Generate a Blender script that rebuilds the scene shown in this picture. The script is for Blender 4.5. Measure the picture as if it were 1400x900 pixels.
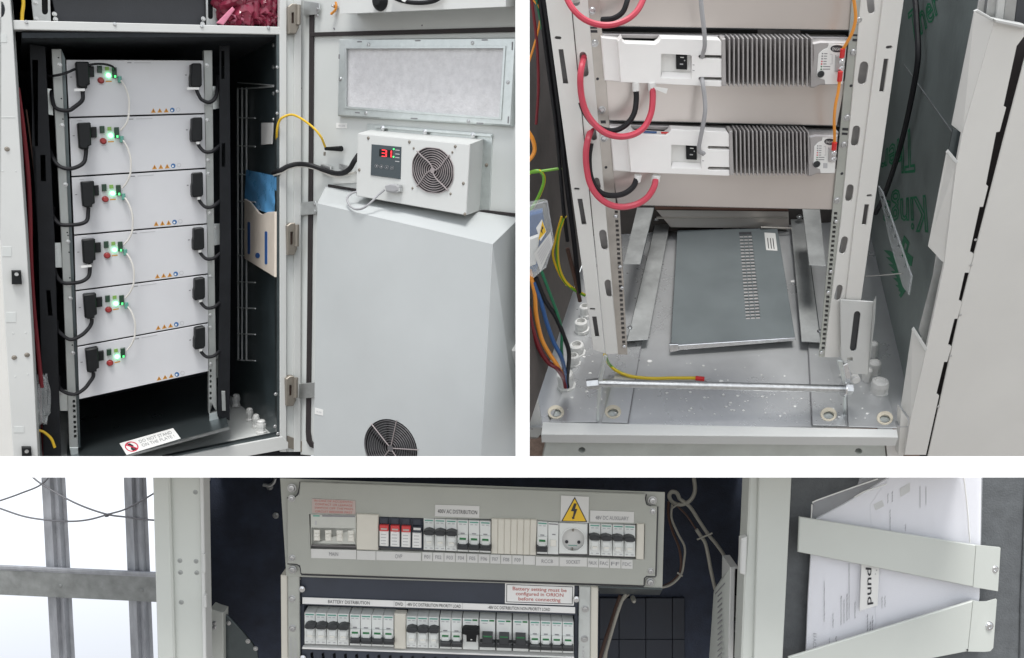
import bpy, bmesh, math, random
from mathutils import Vector, Matrix
from mathutils.geometry import tessellate_polygon
R = math.radians
random.seed(7)
for o in list(bpy.data.objects): bpy.data.objects.remove(o)
sc = bpy.context.scene
COL = sc.collection
# ------------------------------------------------------------------ camera
F, CX, CY, CH = 1000.0, 700.0, 450.0, 1.60
cd = bpy.data.cameras.new('camera'); cam = bpy.data.objects.new('camera', cd); COL.objects.link(cam)
cd.sensor_width = 36; cd.lens = 36*F/1400; cd.clip_start = .01; cd.clip_end = 5000
cam.location = (0, 0, CH); cam.rotation_euler = (R(90), 0, 0); sc.camera = cam
# ------------------------------------------------------------------ sky (overcast) and soft sun
SUN_EL, SUN_ROT = R(60), R(176)
wd = bpy.data.worlds.new('World'); sc.world = wd; wd.use_nodes = True
nt = wd.node_tree; nt.nodes.clear()
tc = nt.nodes.new('ShaderNodeTexCoord'); sep = nt.nodes.new('ShaderNodeSeparateXYZ'); ab = nt.nodes.new('ShaderNodeMath'); ab.operation = 'ABSOLUTE'
cmb = nt.nodes.new('ShaderNodeCombineXYZ'); sky = nt.nodes.new('ShaderNodeTexSky'); sky.sky_type = 'NISHITA'; sky.sun_disc = False
sky.sun_elevation = SUN_EL; sky.sun_rotation = SUN_ROT; sky.air_density = 1.0; sky.dust_density = .6; sky.ozone_density = 1.0
hs = nt.nodes.new('ShaderNodeHueSaturation'); hs.inputs['Saturation'].default_value = .2
bg = nt.nodes.new('ShaderNodeBackground'); bg.inputs['Strength'].default_value = .13
wo = nt.nodes.new('ShaderNodeOutputWorld'); L = nt.links.new
L(tc.outputs['Generated'], sep.inputs[0]); L(sep.outputs[2], ab.inputs[0])
L(sep.outputs[0], cmb.inputs[0]); L(sep.outputs[1], cmb.inputs[1]); L(ab.outputs[0], cmb.inputs[2])
L(cmb.outputs[0], sky.inputs['Vector']); L(sky.outputs[0], hs.inputs['Color']); L(hs.outputs[0], bg.inputs['Color']); L(bg.outputs[0], wo.inputs[0])
sd = bpy.data.lights.new('sun', 'SUN'); sd.energy = 1.5; sd.angle = R(20); sd.color = (1, .985, .96)
sun = bpy.data.objects.new('sun', sd); COL.objects.link(sun)
sun.rotation_euler = (R(90)-SUN_EL, 0, R(4))
sc.view_settings.view_transform = 'Standard'; sc.view_settings.look = 'None'; sc.view_settings.gamma = 1
sc.view_settings.use_curve_mapping = False; sc.view_settings.exposure = 0.94
# ------------------------------------------------------------------ geometry helpers (camera-frame metres: x right, y down, z forward)
V = Vector
def W(p): return V((p[0], p[2], CH-p[1]))
def ray(p): return V(((p[0]-CX)/F, (p[1]-CY)/F, 1.0))
def nrm(a): return V(a).normalized()
class Pl:
    def __init__(s, p0, n):
        s.p0, s.n = V(p0), nrm(n)
        if s.n.dot(s.p0) > 0: s.n = -s.n
    def off(s, d): q = Pl.__new__(Pl); q.p0 = s.p0+s.n*d; q.n = s.n.copy(); return q
    def hit(s, p, off=0):
        r = ray(p); return r*((s.n.dot(s.p0)+off)/s.n.dot(r))
    def basis(s):
        e1 = (V((1,0,0))-s.n*s.n.x).normalized(); e2 = s.n.cross(e1); return e1, e2
def area2(q): return sum(q[i][0]*q[(i+1)%len(q)][1]-q[(i+1)%len(q)][0]*q[i][1] for i in range(len(q)))/2
def inset(q, d):
    n = len(q); out = []; sg = 1 if area2(q) > 0 else -1
    for i in range(n):
        a, b, c = V(q[i-1]), V(q[i]), V(q[(i+1)%n])
        d1 = (b-a); d2 = (c-b)
        if d1.length < 1e-9 or d2.length < 1e-9: out.append(b); continue
        d1.normalize(); d2.normalize()
        n1 = V((-d1.y, d1.x))*sg; n2 = V((-d2.y, d2.x))*sg
        m = n1+n2
        k = d/max(.35, 1+n1.dot(n2))
        out.append(b+m*k)
    return out
def ext(poly, pl, t, bev=0, holes=(), off=0):
    """polygon on plane pl, raised by off, t metres thick behind its face"""
    P = [pl.hit(p, off) for p in poly]; n = pl.n
    e1, e2 = pl.basis(); o = P[0]
    q = [V(((a-o).dot(e1), (a-o).dot(e2))) for a in P]
    m = len(P); vs = []; fs = []
    if bev > 0:
        qi = inset(q, bev)
        fr = [o+e1*a.x+e2*a.y for a in qi]
        vs += fr + [a-n*bev for a in P] + [a-n*t for a in P]
        rings = 3
    else:
        vs += P + [a-n*t for a in P]; rings = 2
    for r in range(rings-1):
        for i in range(m):
            j = (i+1) % m; fs.append((r*m+i, r*m+j, (r+1)*m+j, (r+1)*m+i))
    if not holes and m <= 4:
        fs.append(tuple(range(m))); fs.append(tuple(range((rings-1)*m, rings*m))[::-1])
    else:
        loops = [[V((a.x, a.y, 0)) for a in (qi if bev > 0 else q)]]; idx = list(range(m)); bidx = list(range((rings-1)*m, rings*m))
        for h in holes:
            H = [pl.hit(p, off) for p in h]; b = len(vs); k = len(H)
            loops.append([V(((a-o).dot(e1), (a-o).dot(e2), 0)) for a in H])
            vs += H + [a-n*t for a in H]
            idx += list(range(b, b+k)); bidx += list(range(b+k, b+2*k))
            for i in range(k):
                j = (i+1) % k; fs.append((b+i, b+j, b+k+j, b+k+i))
        for tri in tessellate_polygon(loops):
            fs.append(tuple(idx[i] for i in tri)); fs.append(tuple(bidx[i] for i in tri[::-1]))
    return vs, fs
def hexa(a, b):
    n = len(a)
    return list(a)+list(b), [tuple(range(n)), tuple(range(n, 2*n))[::-1]]+[(i, (i+1)%n, n+(i+1)%n, n+i) for i in range(n)]
def sheet(pts, d): d = V(d); return hexa(pts, [p+d for p in pts])
def spline(P, sub=6):
    if len(P) < 3 or sub < 2: return list(P)
    out = []; Q = [P[0]*2-P[1]]+list(P)+[P[-1]*2-P[-2]]
    for i in range(1, len(Q)-2):
        a, b, c, d = Q[i-1], Q[i], Q[i+1], Q[i+2]
        for k in range(sub):
            t = k/sub
            out.append(.5*((2*b)+(c-a)*t+(2*a-5*b+4*c-d)*t*t+(3*b-a-3*c+d)*t**3))
    out.append(P[-1]); return out
def tube(P, r, seg=8, sub=6):
    P = spline([V(p) for p in P], sub); vs = []; fs = []
    up = None; n = len(P)
    for i, p in enumerate(P):
        t = (P[min(i+1, n-1)]-P[max(i-1, 0)]).normalized()
        if up is None: up = t.orthogonal().normalized()
        up = (up-t*up.dot(t)).normalized(); s = t.cross(up)
        rr = r(i/(n-1)) if callable(r) else r
        for k in range(seg):
            a = 2*math.pi*k/seg; vs.append(p+(up*math.cos(a)+s*math.sin(a))*rr)
    for i in range(n-1):
        for k in range(seg):
            fs.append((i*seg+k, i*seg+(k+1)%seg, (i+1)*seg+(k+1)%seg, (i+1)*seg+k))
    fs.append(tuple(range(seg))); fs.append(tuple(range((n-1)*seg, n*seg))[::-1])
    return vs, fs
def on(pl, pts, off=0):
    return [pl.hit(p[:2], (p[2] if len(p) > 2 else off)) for p in pts]
def px(pl, p, r, off=0): return pl.hit(p, off).z/F*r      # r pixels -> metres there
def lathe(p, pl, prof, off=0, seg=16, axis=None):
    """prof: (radius px, height m) from the plane outward"""
    c = pl.hit(p, off); k = c.z/F; n = V(axis).normalized() if axis else pl.n
    e1 = n.orthogonal().normalized(); e2 = n.cross(e1); vs = []; fs = []
    for r, h in prof:
        for i in range(seg):
            a = 2*math.pi*i/seg; vs.append(c+n*h+(e1*math.cos(a)+e2*math.sin(a))*r*k)
    m = len(prof)
    for j in range(m-1):
        for i in range(seg): fs.append((j*seg+i, j*seg+(i+1)%seg, (j+1)*seg+(i+1)%seg, (j+1)*seg+i))
    fs.append(tuple(range(seg))[::-1]); fs.append(tuple(range((m-1)*seg, m*seg)))
    return vs, fs
def circ(c, r, n=14, ry=None, a0=0): return [(c[0]+r*math.cos(a0+2*math.pi*i/n), c[1]+(ry or r)*math.sin(a0+2*math.pi*i/n)) for i in range(n)]
def stad(p, q, r, n=5):
    a = math.atan2(q[1]-p[1], q[0]-p[0]); o = []
    for i in range(n+1): b = a-math.pi/2+math.pi*i/n; o.append((q[0]+r*math.cos(b), q[1]+r*math.sin(b)))
    for i in range(n+1): b = a+math.pi/2+math.pi*i/n; o.append((p[0]+r*math.cos(b), p[1]+r*math.sin(b)))
    return o
def rect(x0, y0, x1, y1, sl=0): return [(x0, y0), (x1, y0+sl*(x1-x0)), (x1, y1+sl*(x1-x0)), (x0, y1)]
def bil(q, s, t):
    a = [(q[0][i]*(1-s)+q[1][i]*s) for i in (0, 1)]; b = [(q[3][i]*(1-s)+q[2][i]*s) for i in (0, 1)]
    return (a[0]*(1-t)+b[0]*t, a[1]*(1-t)+b[1]*t)
def sub(q, s0, t0, s1, t1): return [bil(q, s0, t0), bil(q, s1, t0), bil(q, s1, t1), bil(q, s0, t1)]
def blob(c, rad, seed, amp=.25, subd=3):
    bm = bmesh.new(); bmesh.ops.create_icosphere(bm, subdivisions=subd, radius=1); rn = random.Random(seed)
    dirs = [(V((rn.gauss(0,1), rn.gauss(0,1), rn.gauss(0,1))).normalized(), rn.uniform(3, 9), rn.random()*6) for _ in range(9)]
    vs = []
    for v in bm.verts:
        k = 1+amp*sum(abs(math.sin(d.dot(v.co)*f+ph))-.5 for d, f, ph in dirs)/3
        vs.append(V(c)+V((v.co.x*rad[0], v.co.y*rad[1], v.co.z*rad[2]))*k)
    fs = [tuple(v.index for v in f.verts) for f in bm.faces]; bm.free(); return vs, fs
# ------------------------------------------------------------------ materials
MATS = {}
def mat(name, col, rough=.5, metal=0., var=.06, scale=14, bump=0., spots=None, emit=0, alpha=1, trans=0, spec=.5, fine=0., aniso=None):
    m = bpy.data.materials.new(name); m.use_nodes = True; t = m.node_tree; b = t.nodes['Principled BSDF']; l = t.links.new
    b.inputs['Roughness'].default_value = rough; b.inputs['Metallic'].default_value = metal; b.inputs['Specular IOR Level'].default_value = spec
    c = (col[0], col[1], col[2], 1); b.inputs['Base Color'].default_value = c
    g = t.nodes.new('ShaderNodeNewGeometry')
    out = None
    if var > 0:
        mp = t.nodes.new('ShaderNodeMapping'); l(g.outputs['Position'], mp.inputs[0])
        if aniso: mp.inputs['Scale'].default_value = aniso
        nz = t.nodes.new('ShaderNodeTexNoise'); nz.inputs['Scale'].default_value = scale; nz.inputs['Detail'].default_value = 5; nz.inputs['Roughness'].default_value = .6
        l(mp.outputs[0], nz.inputs['Vector'])
        cr = t.nodes.new('ShaderNodeValToRGB'); cr.color_ramp.elements[0].position = .3; cr.color_ramp.elements[1].position = .7
        cr.color_ramp.elements[0].color = tuple(max(0, x*(1-var)) for x in col)+(1,); cr.color_ramp.elements[1].color = tuple(min(1, x*(1+var)) for x in col)+(1,)
        l(nz.outputs[0], cr.inputs[0]); out = cr.outputs[0]
        rr = t.nodes.new('ShaderNodeMapRange'); rr.inputs[3].default_value = max(.03, rough-.12); rr.inputs[4].default_value = min(1, rough+.1)
        l(nz.outputs[0], rr.inputs[0]); l(rr.outputs[0], b.inputs['Roughness'])
        if spots:
            sc2, thr, scol = spots
            n2 = t.nodes.new('ShaderNodeTexNoise'); n2.inputs['Scale'].default_value = sc2; n2.inputs['Detail'].default_value = 8; n2.inputs['Roughness'].default_value = .75
            l(g.outputs['Position'], n2.inputs['Vector'])
            r2 = t.nodes.new('ShaderNodeValToRGB'); r2.color_ramp.elements[0].position = thr; r2.color_ramp.elements[1].position = thr+.09
            l(n2.outputs[0], r2.inputs[0])
            mx = t.nodes.new('ShaderNodeMix'); mx.data_type = 'RGBA'; l(r2.outputs[0], mx.inputs[0]); l(out, mx.inputs[6]); mx.inputs[7].default_value = tuple(scol)+(1,)
            out = mx.outputs[2]
        l(out, b.inputs['Base Color'])
        if bump > 0:
            bp = t.nodes.new('ShaderNodeBump'); bp.inputs['Strength'].default_value = bump; bp.inputs['Distance'].default_value = .002
            n3 = t.nodes.new('ShaderNodeTexNoise'); n3.inputs['Scale'].default_value = fine or scale*6; n3.inputs['Detail'].default_value = 3
            l(g.outputs['Position'], n3.inputs['Vector']); l(n3.outputs[0], bp.inputs['Height']); l(bp.outputs[0], b.inputs['Normal'])
    if emit: b.inputs['Emission Color'].default_value = c; b.inputs['Emission Strength'].default_value = emit
    if alpha < 1: b.inputs['Alpha'].default_value = alpha
    if trans: b.inputs['Transmission Weight'].default_value = trans
    MATS[name] = m; return m
def galv(name, col, rough=.35, sc1=90):
    m = mat(name, col, rough, .75, .12, 10, .05, fine=300); t = m.node_tree; l = t.links.new; b = t.nodes['Principled BSDF']
    vo = t.nodes.new('ShaderNodeTexVoronoi'); vo.inputs['Scale'].default_value = sc1
    g = t.nodes.new('ShaderNodeNewGeometry'); l(g.outputs['Position'], vo.inputs['Vector'])
    mr = t.nodes.new('ShaderNodeMapRange'); mr.inputs[3].default_value = .95; mr.inputs[4].default_value = 1.04
    l(vo.outputs['Color'], mr.inputs[0])
    mx = t.nodes.new('ShaderNodeMix'); mx.data_type = 'RGBA'; mx.blend_type = 'MULTIPLY'; mx.inputs[0].default_value = 1
    src = b.inputs['Base Color'].links[0].from_socket; l(src, mx.inputs[6]); l(mr.outputs[0], mx.inputs[7]); l(mx.outputs[2], b.inputs['Base Color']); return m
mat('divider', (.9,.9,.9), .9, var=0)
mat('cab_grey', (.58,.60,.585), .42, var=.03, scale=5, bump=.06, fine=700)
mat('cab_pale', (.58,.59,.575), .42, var=.03, scale=5, bump=.05, fine=700)
mat('cover_grey', (.47,.492,.492), .4, var=.05, scale=3, bump=.08, fine=500)
mat('cab_green', (.54,.565,.53), .45, var=.035, scale=6, bump=.06, fine=600)
mat('cab_warm', (.69,.685,.655), .42, var=.03, scale=5, bump=.05, fine=700)
mat('gasket', (.022,.017,.018), .75, var=.2)
mat('black_foam', (.017,.021,.025), .85, var=.3, scale=30, bump=.3)
mat('dark_teal', (.06,.08,.087), .36, .4, var=.25, scale=8, bump=.05)
mat('black_steel', (.010,.011,.013), .6, spec=.2, var=.25, scale=20)
mat('navy_foam', (.026,.034,.056), .85, var=.3, scale=25, bump=.5, fine=400)
mat('navy_plate', (.035,.042,.058), .5, var=.12, scale=20, bump=.05)
mat('grey_panel', (.06,.064,.072), .6, var=.15, scale=9, bump=.15, fine=300)
mat('door_liner', (.11,.118,.124), .8, var=.15, scale=60, bump=.4, fine=400)
mat('battery_white', (.58,.585,.60), .5, var=.025, scale=9)
mat('plastic_white', (.86,.85,.83), .38, var=.02, scale=20, spots=(45, .71, (.6,.48,.42)))
mat('plastic_ivory', (.70,.69,.63), .45, var=.03)
mat('breaker_white', (.66,.68,.66), .4, var=.03, scale=40)
mat('breaker_grey', (.50,.51,.47), .45, var=.04, scale=30)
mat('board_grey', (.355,.365,.33), .5, var=.06, scale=7, bump=.08, fine=500)
mat('blank_cream', (.60,.58,.51), .5, var=.03, scale=30)
mat('black_plastic', (.008,.009,.010), .5, var=.2, scale=60, spec=.25)
mat('toggle_black', (.03,.033,.036), .4, var=.15, scale=60)
mat('black_rubber', (.010,.010,.012), .55, spec=.3, var=.2, scale=60)
mat('green_socket', (.01,.04,.02), .4, var=.1)
mat('red_button', (.30,.03,.03), .4, var=.1)
mat('red_cable', (.48,.045,.075), .4, var=.08, scale=20)
mat('red_dark', (.15,.007,.013), .45, var=.1)
mat('red_crimp', (.55,.02,.02), .35, var=.05)
mat('white_cable', (.62,.60,.56), .5, var=.06)
mat('grey_cable', (.33,.33,.34), .5, var=.06)
mat('cream_cable', (.30,.29,.25), .5, var=.1)
mat('orange_cable', (.70,.27,.035), .4, var=.06)
mat('yellow_cable', (.66,.42,.02), .4, var=.06)
mat('blue_cable', (.025,.09,.25), .4, var=.08)
mat('green_cable', (.01,.13,.06), .4, var=.08)
mat('brown_cable', (.07,.035,.025), .45, var=.1)
mat('blue_film', (.12,.36,.66), .3, var=.25, scale=15)
mat('beige_board', (.74,.66,.57), .6, var=.05, scale=20)
mat('blue_paint', (.03,.11,.33), .5, var=.05)
mat('filter_mat', (.66,.655,.665), .95, var=.09, scale=55, bump=.8, fine=180)
mat('hinge_metal', (.26,.235,.20), .45, .5, var=.12)
mat('label_white', (.74,.74,.72), .55, var=.02)
mat('label_grey', (.58,.58,.56), .55, var=.03)
mat('ink', (.03,.03,.035), .6, var=0)
mat('ink_grey', (.22,.22,.23), .6, var=0)
mat('ink_soft', (.45,.45,.46), .6, var=0)
mat('ink_red', (.46,.15,.13), .6, var=0)
mat('ink_green', (.01,.17,.075), .6, var=0)
mat('pink_label', (.44,.36,.33), .55, var=.04)
mat('ring_red', (.55,.02,.06), .5, var=0)
mat('warn_yellow', (.72,.46,.03), .45, var=.04)
mat('icon_orange', (.55,.24,.02), .5, var=0)
mat('icon_blue', (.03,.13,.32), .5, var=0)
mat('green_mark', (.02,.16,.05), .5, var=0)
mat('teal_print', (.10,.30,.24), .5, var=0)
mat('fuse_red', (.58,.06,.06), .4, var=.05)
mat('display_glass', (.03,.045,.055), .2, var=.05)
mat('led_green', (.12,1.,.32), .4, var=0, emit=5)
mat('led_green_dim', (.08,.8,.2), .4, var=0, emit=.8)
mat('led_yellow', (.16,.30,.06), .4, var=0, emit=.1)
mat('led_red', (1.,.03,.04), .4, var=0, emit=1.0)
mat('chrome', (.72,.73,.74), .25, 1., var=.1, scale=60)
mat('bolt_steel', (.55,.56,.56), .33, .9, var=.15, scale=90)
mat('wire_chrome', (.50,.52,.52), .45, .3, var=.1)
mat('fan_black', (.02,.018,.022), .55, var=.2)
mat('fan_ring', (.34,.30,.30), .45, .3, var=.1)
mat('guard_dark', (.13,.125,.13), .5, .2, var=.1)
mat('navy_tile', (.020,.025,.036), .7, var=.15, scale=20)
mat('fence_rail', (.215,.225,.22), .6, .25, var=.25, scale=16, bump=.35, fine=90, spots=(30, .66, (.13,.12,.11)))
galv('galvanised', (.50,.515,.51), .42)
mat('post_grey', (.33,.345,.335), .45, .35, var=.08, scale=12)
galv('galv_light', (.62,.66,.65), .4)
galv('galv_dark', (.10,.12,.125), .32)  # on the tray, the interior's dark reflection is put into this colour
mat('floor_steel', (.56,.57,.575), .3, .6, var=.10, scale=4, bump=.05, fine=45, spots=(130, .735, (.74,.74,.73)))
mat('shelf_steel', (.60,.555,.52), .34, .6, var=.03, scale=4, bump=.03, fine=900)  # plain steel; warm tint is reflected reddish ground put into the colour
mat('rail_steel', (.48,.45,.41), .4, .55, var=.1, scale=20)
mat('rail_green', (.47,.49,.455), .38, .5, var=.12, scale=12)
mat('heatsink', (.42,.405,.40), .45, .4, var=.08, scale=30)
mat('heatsink_dark', (.15,.145,.145), .55, .3, var=.1, scale=30)
mat('panel_bluegrey', (.15,.172,.178), .45, .25, var=.06, scale=7, bump=.04)
mat('foil_board', (.24,.275,.265), .5, .35, var=.16, scale=6, bump=.25, fine=60)
mat('rough_wall', (.075,.065,.06), .8, var=.25, scale=10, bump=.3)
mat('gland_white', (.66,.66,.64), .4, var=.05)
mat('gland_cream', (.60,.55,.44), .5, var=.06)
mat('fence_galv', (.30,.31,.33), .6, .25, var=.24, scale=16, bump=.35, fine=90, aniso=(1,1,.35), spots=(30, .68, (.19,.18,.17)))
mat('fence_wire', (.16,.16,.17), .5, .5, var=.2)
mat('paper', (.82,.82,.86), .7, var=.015, scale=4)
mat('film', (.8,.82,.85), .15, var=0, alpha=.16, spec=.8)
mat('clear_plastic', (.75,.78,.78), .08, var=0, alpha=.25, spec=.8)
mat('strip_plastic', (.62,.65,.65), .15, var=.05, alpha=.6, spec=.8)
mat('bag_red', (.24,.03,.06), .18, var=.35, scale=14)
mat('bag_pink', (.62,.20,.30), .3, var=.15, scale=20)
mat('soil', (.30,.22,.18), .95, var=.3, scale=30, bump=.8, spots=(12, .62, (.22,.10,.07)))
mat('gravel', (.28,.262,.245), .95, var=.3, scale=8, bump=.8)
mat('plinth', (.50,.53,.50), .6, var=.12, scale=9, spots=(9, .66, (.24,.15,.11)))
mat('pcb', (.01,.10,.05), .4, var=.3, scale=120)
M = MATS
# striped earth wire
def stripe(name, a, b):
    m = mat(name, a, .4, var=0); t = m.node_tree; l = t.links.new; p = t.nodes['Principled BSDF']
    g = t.nodes.new('ShaderNodeNewGeometry'); sp = t.nodes.new('ShaderNodeSeparateXYZ'); l(g.outputs['Normal'], sp.inputs[0])
    r = t.nodes.new('ShaderNodeValToRGB'); r.color_ramp.interpolation = 'CONSTANT'; r.color_ramp.elements[0].color = a+(1,); r.color_ramp.elements[1].color = b+(1,); r.color_ramp.elements[1].position = .62
    mr = t.nodes.new('ShaderNodeMapRange'); mr.inputs[1].default_value = -1; l(sp.outputs[0], mr.inputs[0]); l(mr.outputs[0], r.inputs[0]); l(r.outputs[0], p.inputs['Base Color']); return m
stripe('earth_wire', (.13,.33,.02), (.62,.45,.02)); stripe('earth_yellow', (.62,.45,.02), (.13,.33,.02))
# ------------------------------------------------------------------ objects
def thing(name, label, cat, at, group=None):
    o = bpy.data.objects.new(name, None); COL.objects.link(o); o.location = W(at); o.empty_display_size = .05
    o['label'] = label; o['category'] = cat
    if group: o['group'] = group
    return o
def mesh(name, geos, m, origin):
    vs = []; fs = []
    for g in (geos if isinstance(geos, list) else [geos]):
        b = len(vs); vs += [W(p)-origin for p in g[0]]; fs += [tuple(i+b for i in f) for f in g[1]]
    me = bpy.data.meshes.new(name); me.from_pydata([tuple(v) for v in vs], [], fs)
    bm = bmesh.new(); bm.from_mesh(me); bmesh.ops.recalc_face_normals(bm, faces=bm.faces); bm.to_mesh(me); bm.free()
    me.polygons.foreach_set('use_smooth', [True]*len(me.polygons)); me.set_sharp_from_angle(angle=R(32))
    me.materials.append(M[m]); return me
def loc_of(o):
    l = V(o.location)
    while o.parent: o = o.parent; l += V(o.location)
    return l
def part(name, geos, m, parent, label=None, kind=None):
    o = bpy.data.objects.new(name, mesh(name, geos, m, loc_of(parent))); COL.objects.link(o); o.parent = parent
    if label: o['label'] = label
    if kind: o['kind'] = kind
    return o
def solo(name, geos, m, label, cat, group=None, kind=None):
    g = geos[0] if isinstance(geos, list) else geos
    c = sum((W(p) for p in g[0]), V())/len(g[0]); c.z = min(W(p).z for p in g[0])
    o = bpy.data.objects.new(name, mesh(name, geos, m, c)); COL.objects.link(o); o.location = c
    if label: o['label'] = label
    if cat: o['category'] = cat
    if group: o['group'] = group
    if kind: o['kind'] = kind
    return o
_UM = {}
def umesh(kind, m):
    if (kind, m) in _UM: return _UM[(kind, m)]
    prof = {'pan': [(1.25,0),(1.25,.08),(1,.1),(1,.35),(.82,.6),(.5,.7),(.42,.7),(.34,.42),(0.01,.42)],
            'hex': [(1.5,0),(1.5,.12),(1,.13),(1,.75),(.85,.85),(0.01,.85)],
            'rivet': [(1.3,0),(1.25,.12),(.7,.3),(.5,.32),(.45,.1),(.01,.1)],
            'dot': [(1,0),(.9,.3),(.5,.42),(.01,.45)]}[kind]
    seg = 14; vs = []; fs = []
    for r, h in prof:
        for i in range(seg):
            a = 2*math.pi*i/seg; rr = r
            if kind == 'hex' and .12 < h: rr = r*(1/math.cos((a % (math.pi/3))-math.pi/6))*.95
            vs.append((rr*math.cos(a), rr*math.sin(a), h))
    for j in range(len(prof)-1):
        for i in range(seg): fs.append((j*seg+i, j*seg+(i+1)%seg, (j+1)*seg+(i+1)%seg, (j+1)*seg+i))
    fs.append(tuple(range((len(prof)-1)*seg, len(prof)*seg)))
    me = bpy.data.meshes.new('screw_'+kind); me.from_pydata(vs, [], fs); me.polygons.foreach_set('use_smooth', [True]*len(me.polygons)); me.set_sharp_from_angle(angle=R(32))
    me.materials.append(M[m]); _UM[(kind, m)] = me; return me
def screw(p, pl, rpx, parent, off=0, kind='pan', m='bolt_steel', name='screw'):
    c = pl.hit(p, off); r = c.z/F*rpx; n = W(pl.n)-W(V((0,0,0))); n.normalize()
    e1 = n.orthogonal().normalized(); a = random.random()*6; e1 = (Matrix.Rotation(a, 3, n) @ e1); e2 = n.cross(e1)
    o = bpy.data.objects.new(name, umesh(kind, m)); COL.objects.link(o); o.parent = parent
    mt = Matrix(((e1.x*r, e2.x*r, n.x*r, 0), (e1.y*r, e2.y*r, n.y*r, 0), (e1.z*r, e2.z*r, n.z*r, 0), (0,0,0,1)))
    mt.translation = W(c)-loc_of(parent); o.matrix_basis = mt; return o
DG = None
def text(s, quad, pl, m, parent, off=.0006, outline=0, name='lettering', bold=0):
    cu = bpy.data.curves.new('t', 'FONT'); cu.body = s; cu.resolution_u = 2; cu.align_x = 'LEFT'; cu.offset = bold
    if outline: cu.fill_mode = 'NONE'; cu.bevel_depth = outline; cu.bevel_resolution = 0
    ob = bpy.data.objects.new('t', cu); COL.objects.link(ob)
    dg = bpy.context.evaluated_depsgraph_get(); dg.update()
    me = bpy.data.meshes.new_from_object(ob.evaluated_get(dg)); bpy.data.objects.remove(ob); bpy.data.curves.remove(cu)
    co = [v.co.copy() for v in me.vertices]; fs = [tuple(p.vertices) for p in me.polygons]; bpy.data.meshes.remove(me)
    if not co: return
    x0 = min(c.x for c in co); x1 = max(c.x for c in co); y0 = min(c.y for c in co); y1 = max(c.y for c in co)
    vs = [pl.hit(bil(quad, (c.x-x0)/(x1-x0), (y1-c.y)/(y1-y0)), off+(c.z*.0004 if outline else 0)) for c in co]
    return part(name, (vs, fs), m, parent)
def cable(name, pts, r, m, label, group=None, extra=None):
    """one cable, a thing; pts are camera-frame points"""
    if extra is None: return solo(name, tube(pts, r), m, label, 'cable', group)
    t = thing(name, label, 'cable', pts[-1], group); part('sheath', tube(pts, r), m, t); extra(t); return t
# ================================================================== planes of the three bays
# bay A: battery cabinet with an open door (upper left)
uA, vA = nrm((.824,-.196,.532)), nrm((-.055,.986,.159)); wA = uA.cross(vA).normalized()
RA = Pl(ray((190,300))*2.05, wA)            # rack face
FA = RA.off(.09)                            # front frame of the cabinet
BA = RA.off(-.55)                           # back wall
SAr = Pl(FA.hit((384,300)), wA.cross(vA))   # right side wall, inner face
GA = Pl(FA.hit((383,604)), wA.cross(uA))    # floor
hA = nrm((.84,.19,-.507)); DA = Pl(ray((425,300))*2.2, hA.cross(vA))   # open door
# bay B: inverter cabinet (upper right)
vB, wB, uB = nrm((.158,.804,.574)), nrm((.25,-.605,.756)), nrm((.995,-.05,-.05))
FB = Pl(ray((985,80))*1.41, uB.cross(vB))
GB = Pl(FB.hit((985,560)), uB.cross(wB))
SBr = Pl(GB.hit((1236,515)), vB.cross(wB))
SBl = Pl(FB.hit((712,300), -.05), vB.cross(wB))
BB = Pl(GB.hit((1000,312)), uB.cross(vB))
# bay C: distribution cabinet (below)
vC, uC = nrm((-.016,.994,.11)), nrm((1,.036,0))
PC = Pl(ray((650,740))*1.0, uC.cross(vC))
BC = PC.off(-.25)
# ================================================================== setting
g0 = -1.6
def gsheet(name, x0, x1, y0, y1, z, m, kind='structure'):
    vs = [V((x0,-z,y0)), V((x1,-z,y0)), V((x1,-z,y1)), V((x0,-z,y1))]
    o = solo(name, hexa(vs, [v+V((0,.2,0)) for v in vs]), m, None, None, kind=kind); return o
gsheet('ground', -60, 60, -60, 3.3, g0, 'gravel')
def board(name, quad, zf, d, rc, label):
    a = [ray(p)*zf for p in quad]; dr = ray(rc).normalized()*d
    return solo(name, hexa(a, [p+dr for p in a]), 'divider', label, 'partition')
board('partition_board', [(705,-40),(724,-40),(724,624),(705,624)], .80, .30, (714,312), 'narrow white upright board between the two upper cabinets')
board('partition_board', [(-40,624),(1440,624),(1440,653),(-40,653)], .80, .40, (700,638), 'long white horizontal board above the lower cabinet')
# ================================================================== BAY A
cab = thing('battery_cabinet', 'pale grey outdoor cabinet with black lined interior holding six stacked batteries', 'cabinet', FA.hit((200,640)))
# walls of the enclosure
part('back_wall', ext([(-60,-60),(420,-60),(420,640),(-60,640)], BA, .01), 'black_foam', cab)
def depth_quad(pl, a, b, back):   # from two points on the front frame back along the depth axis
    A = FA.hit(a); B = FA.hit(b); return [A, B, B+wA*back, A+wA*back]
part('side_wall', sheet(depth_quad(FA, (384,-60), (384,608), .64), uA*.01), 'dark_teal', cab)
part('side_wall', sheet(depth_quad(FA, (14,-60), (50,640), .64), -uA*.01), 'black_foam', cab)
part('floor_panel', sheet(depth_quad(FA, (20,648), (384,606), .64), vA*.01), 'cab_grey', cab)
part('floor_panel', sheet(depth_quad(FA, (30,52), (384,50), .64), vA*-.012), 'black_foam', cab, 'black ceiling of the battery compartment')
part('top_panel', sheet(depth_quad(FA, (10,-40), (392,-40), .64), vA*-.012), 'black_foam', cab)
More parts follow.
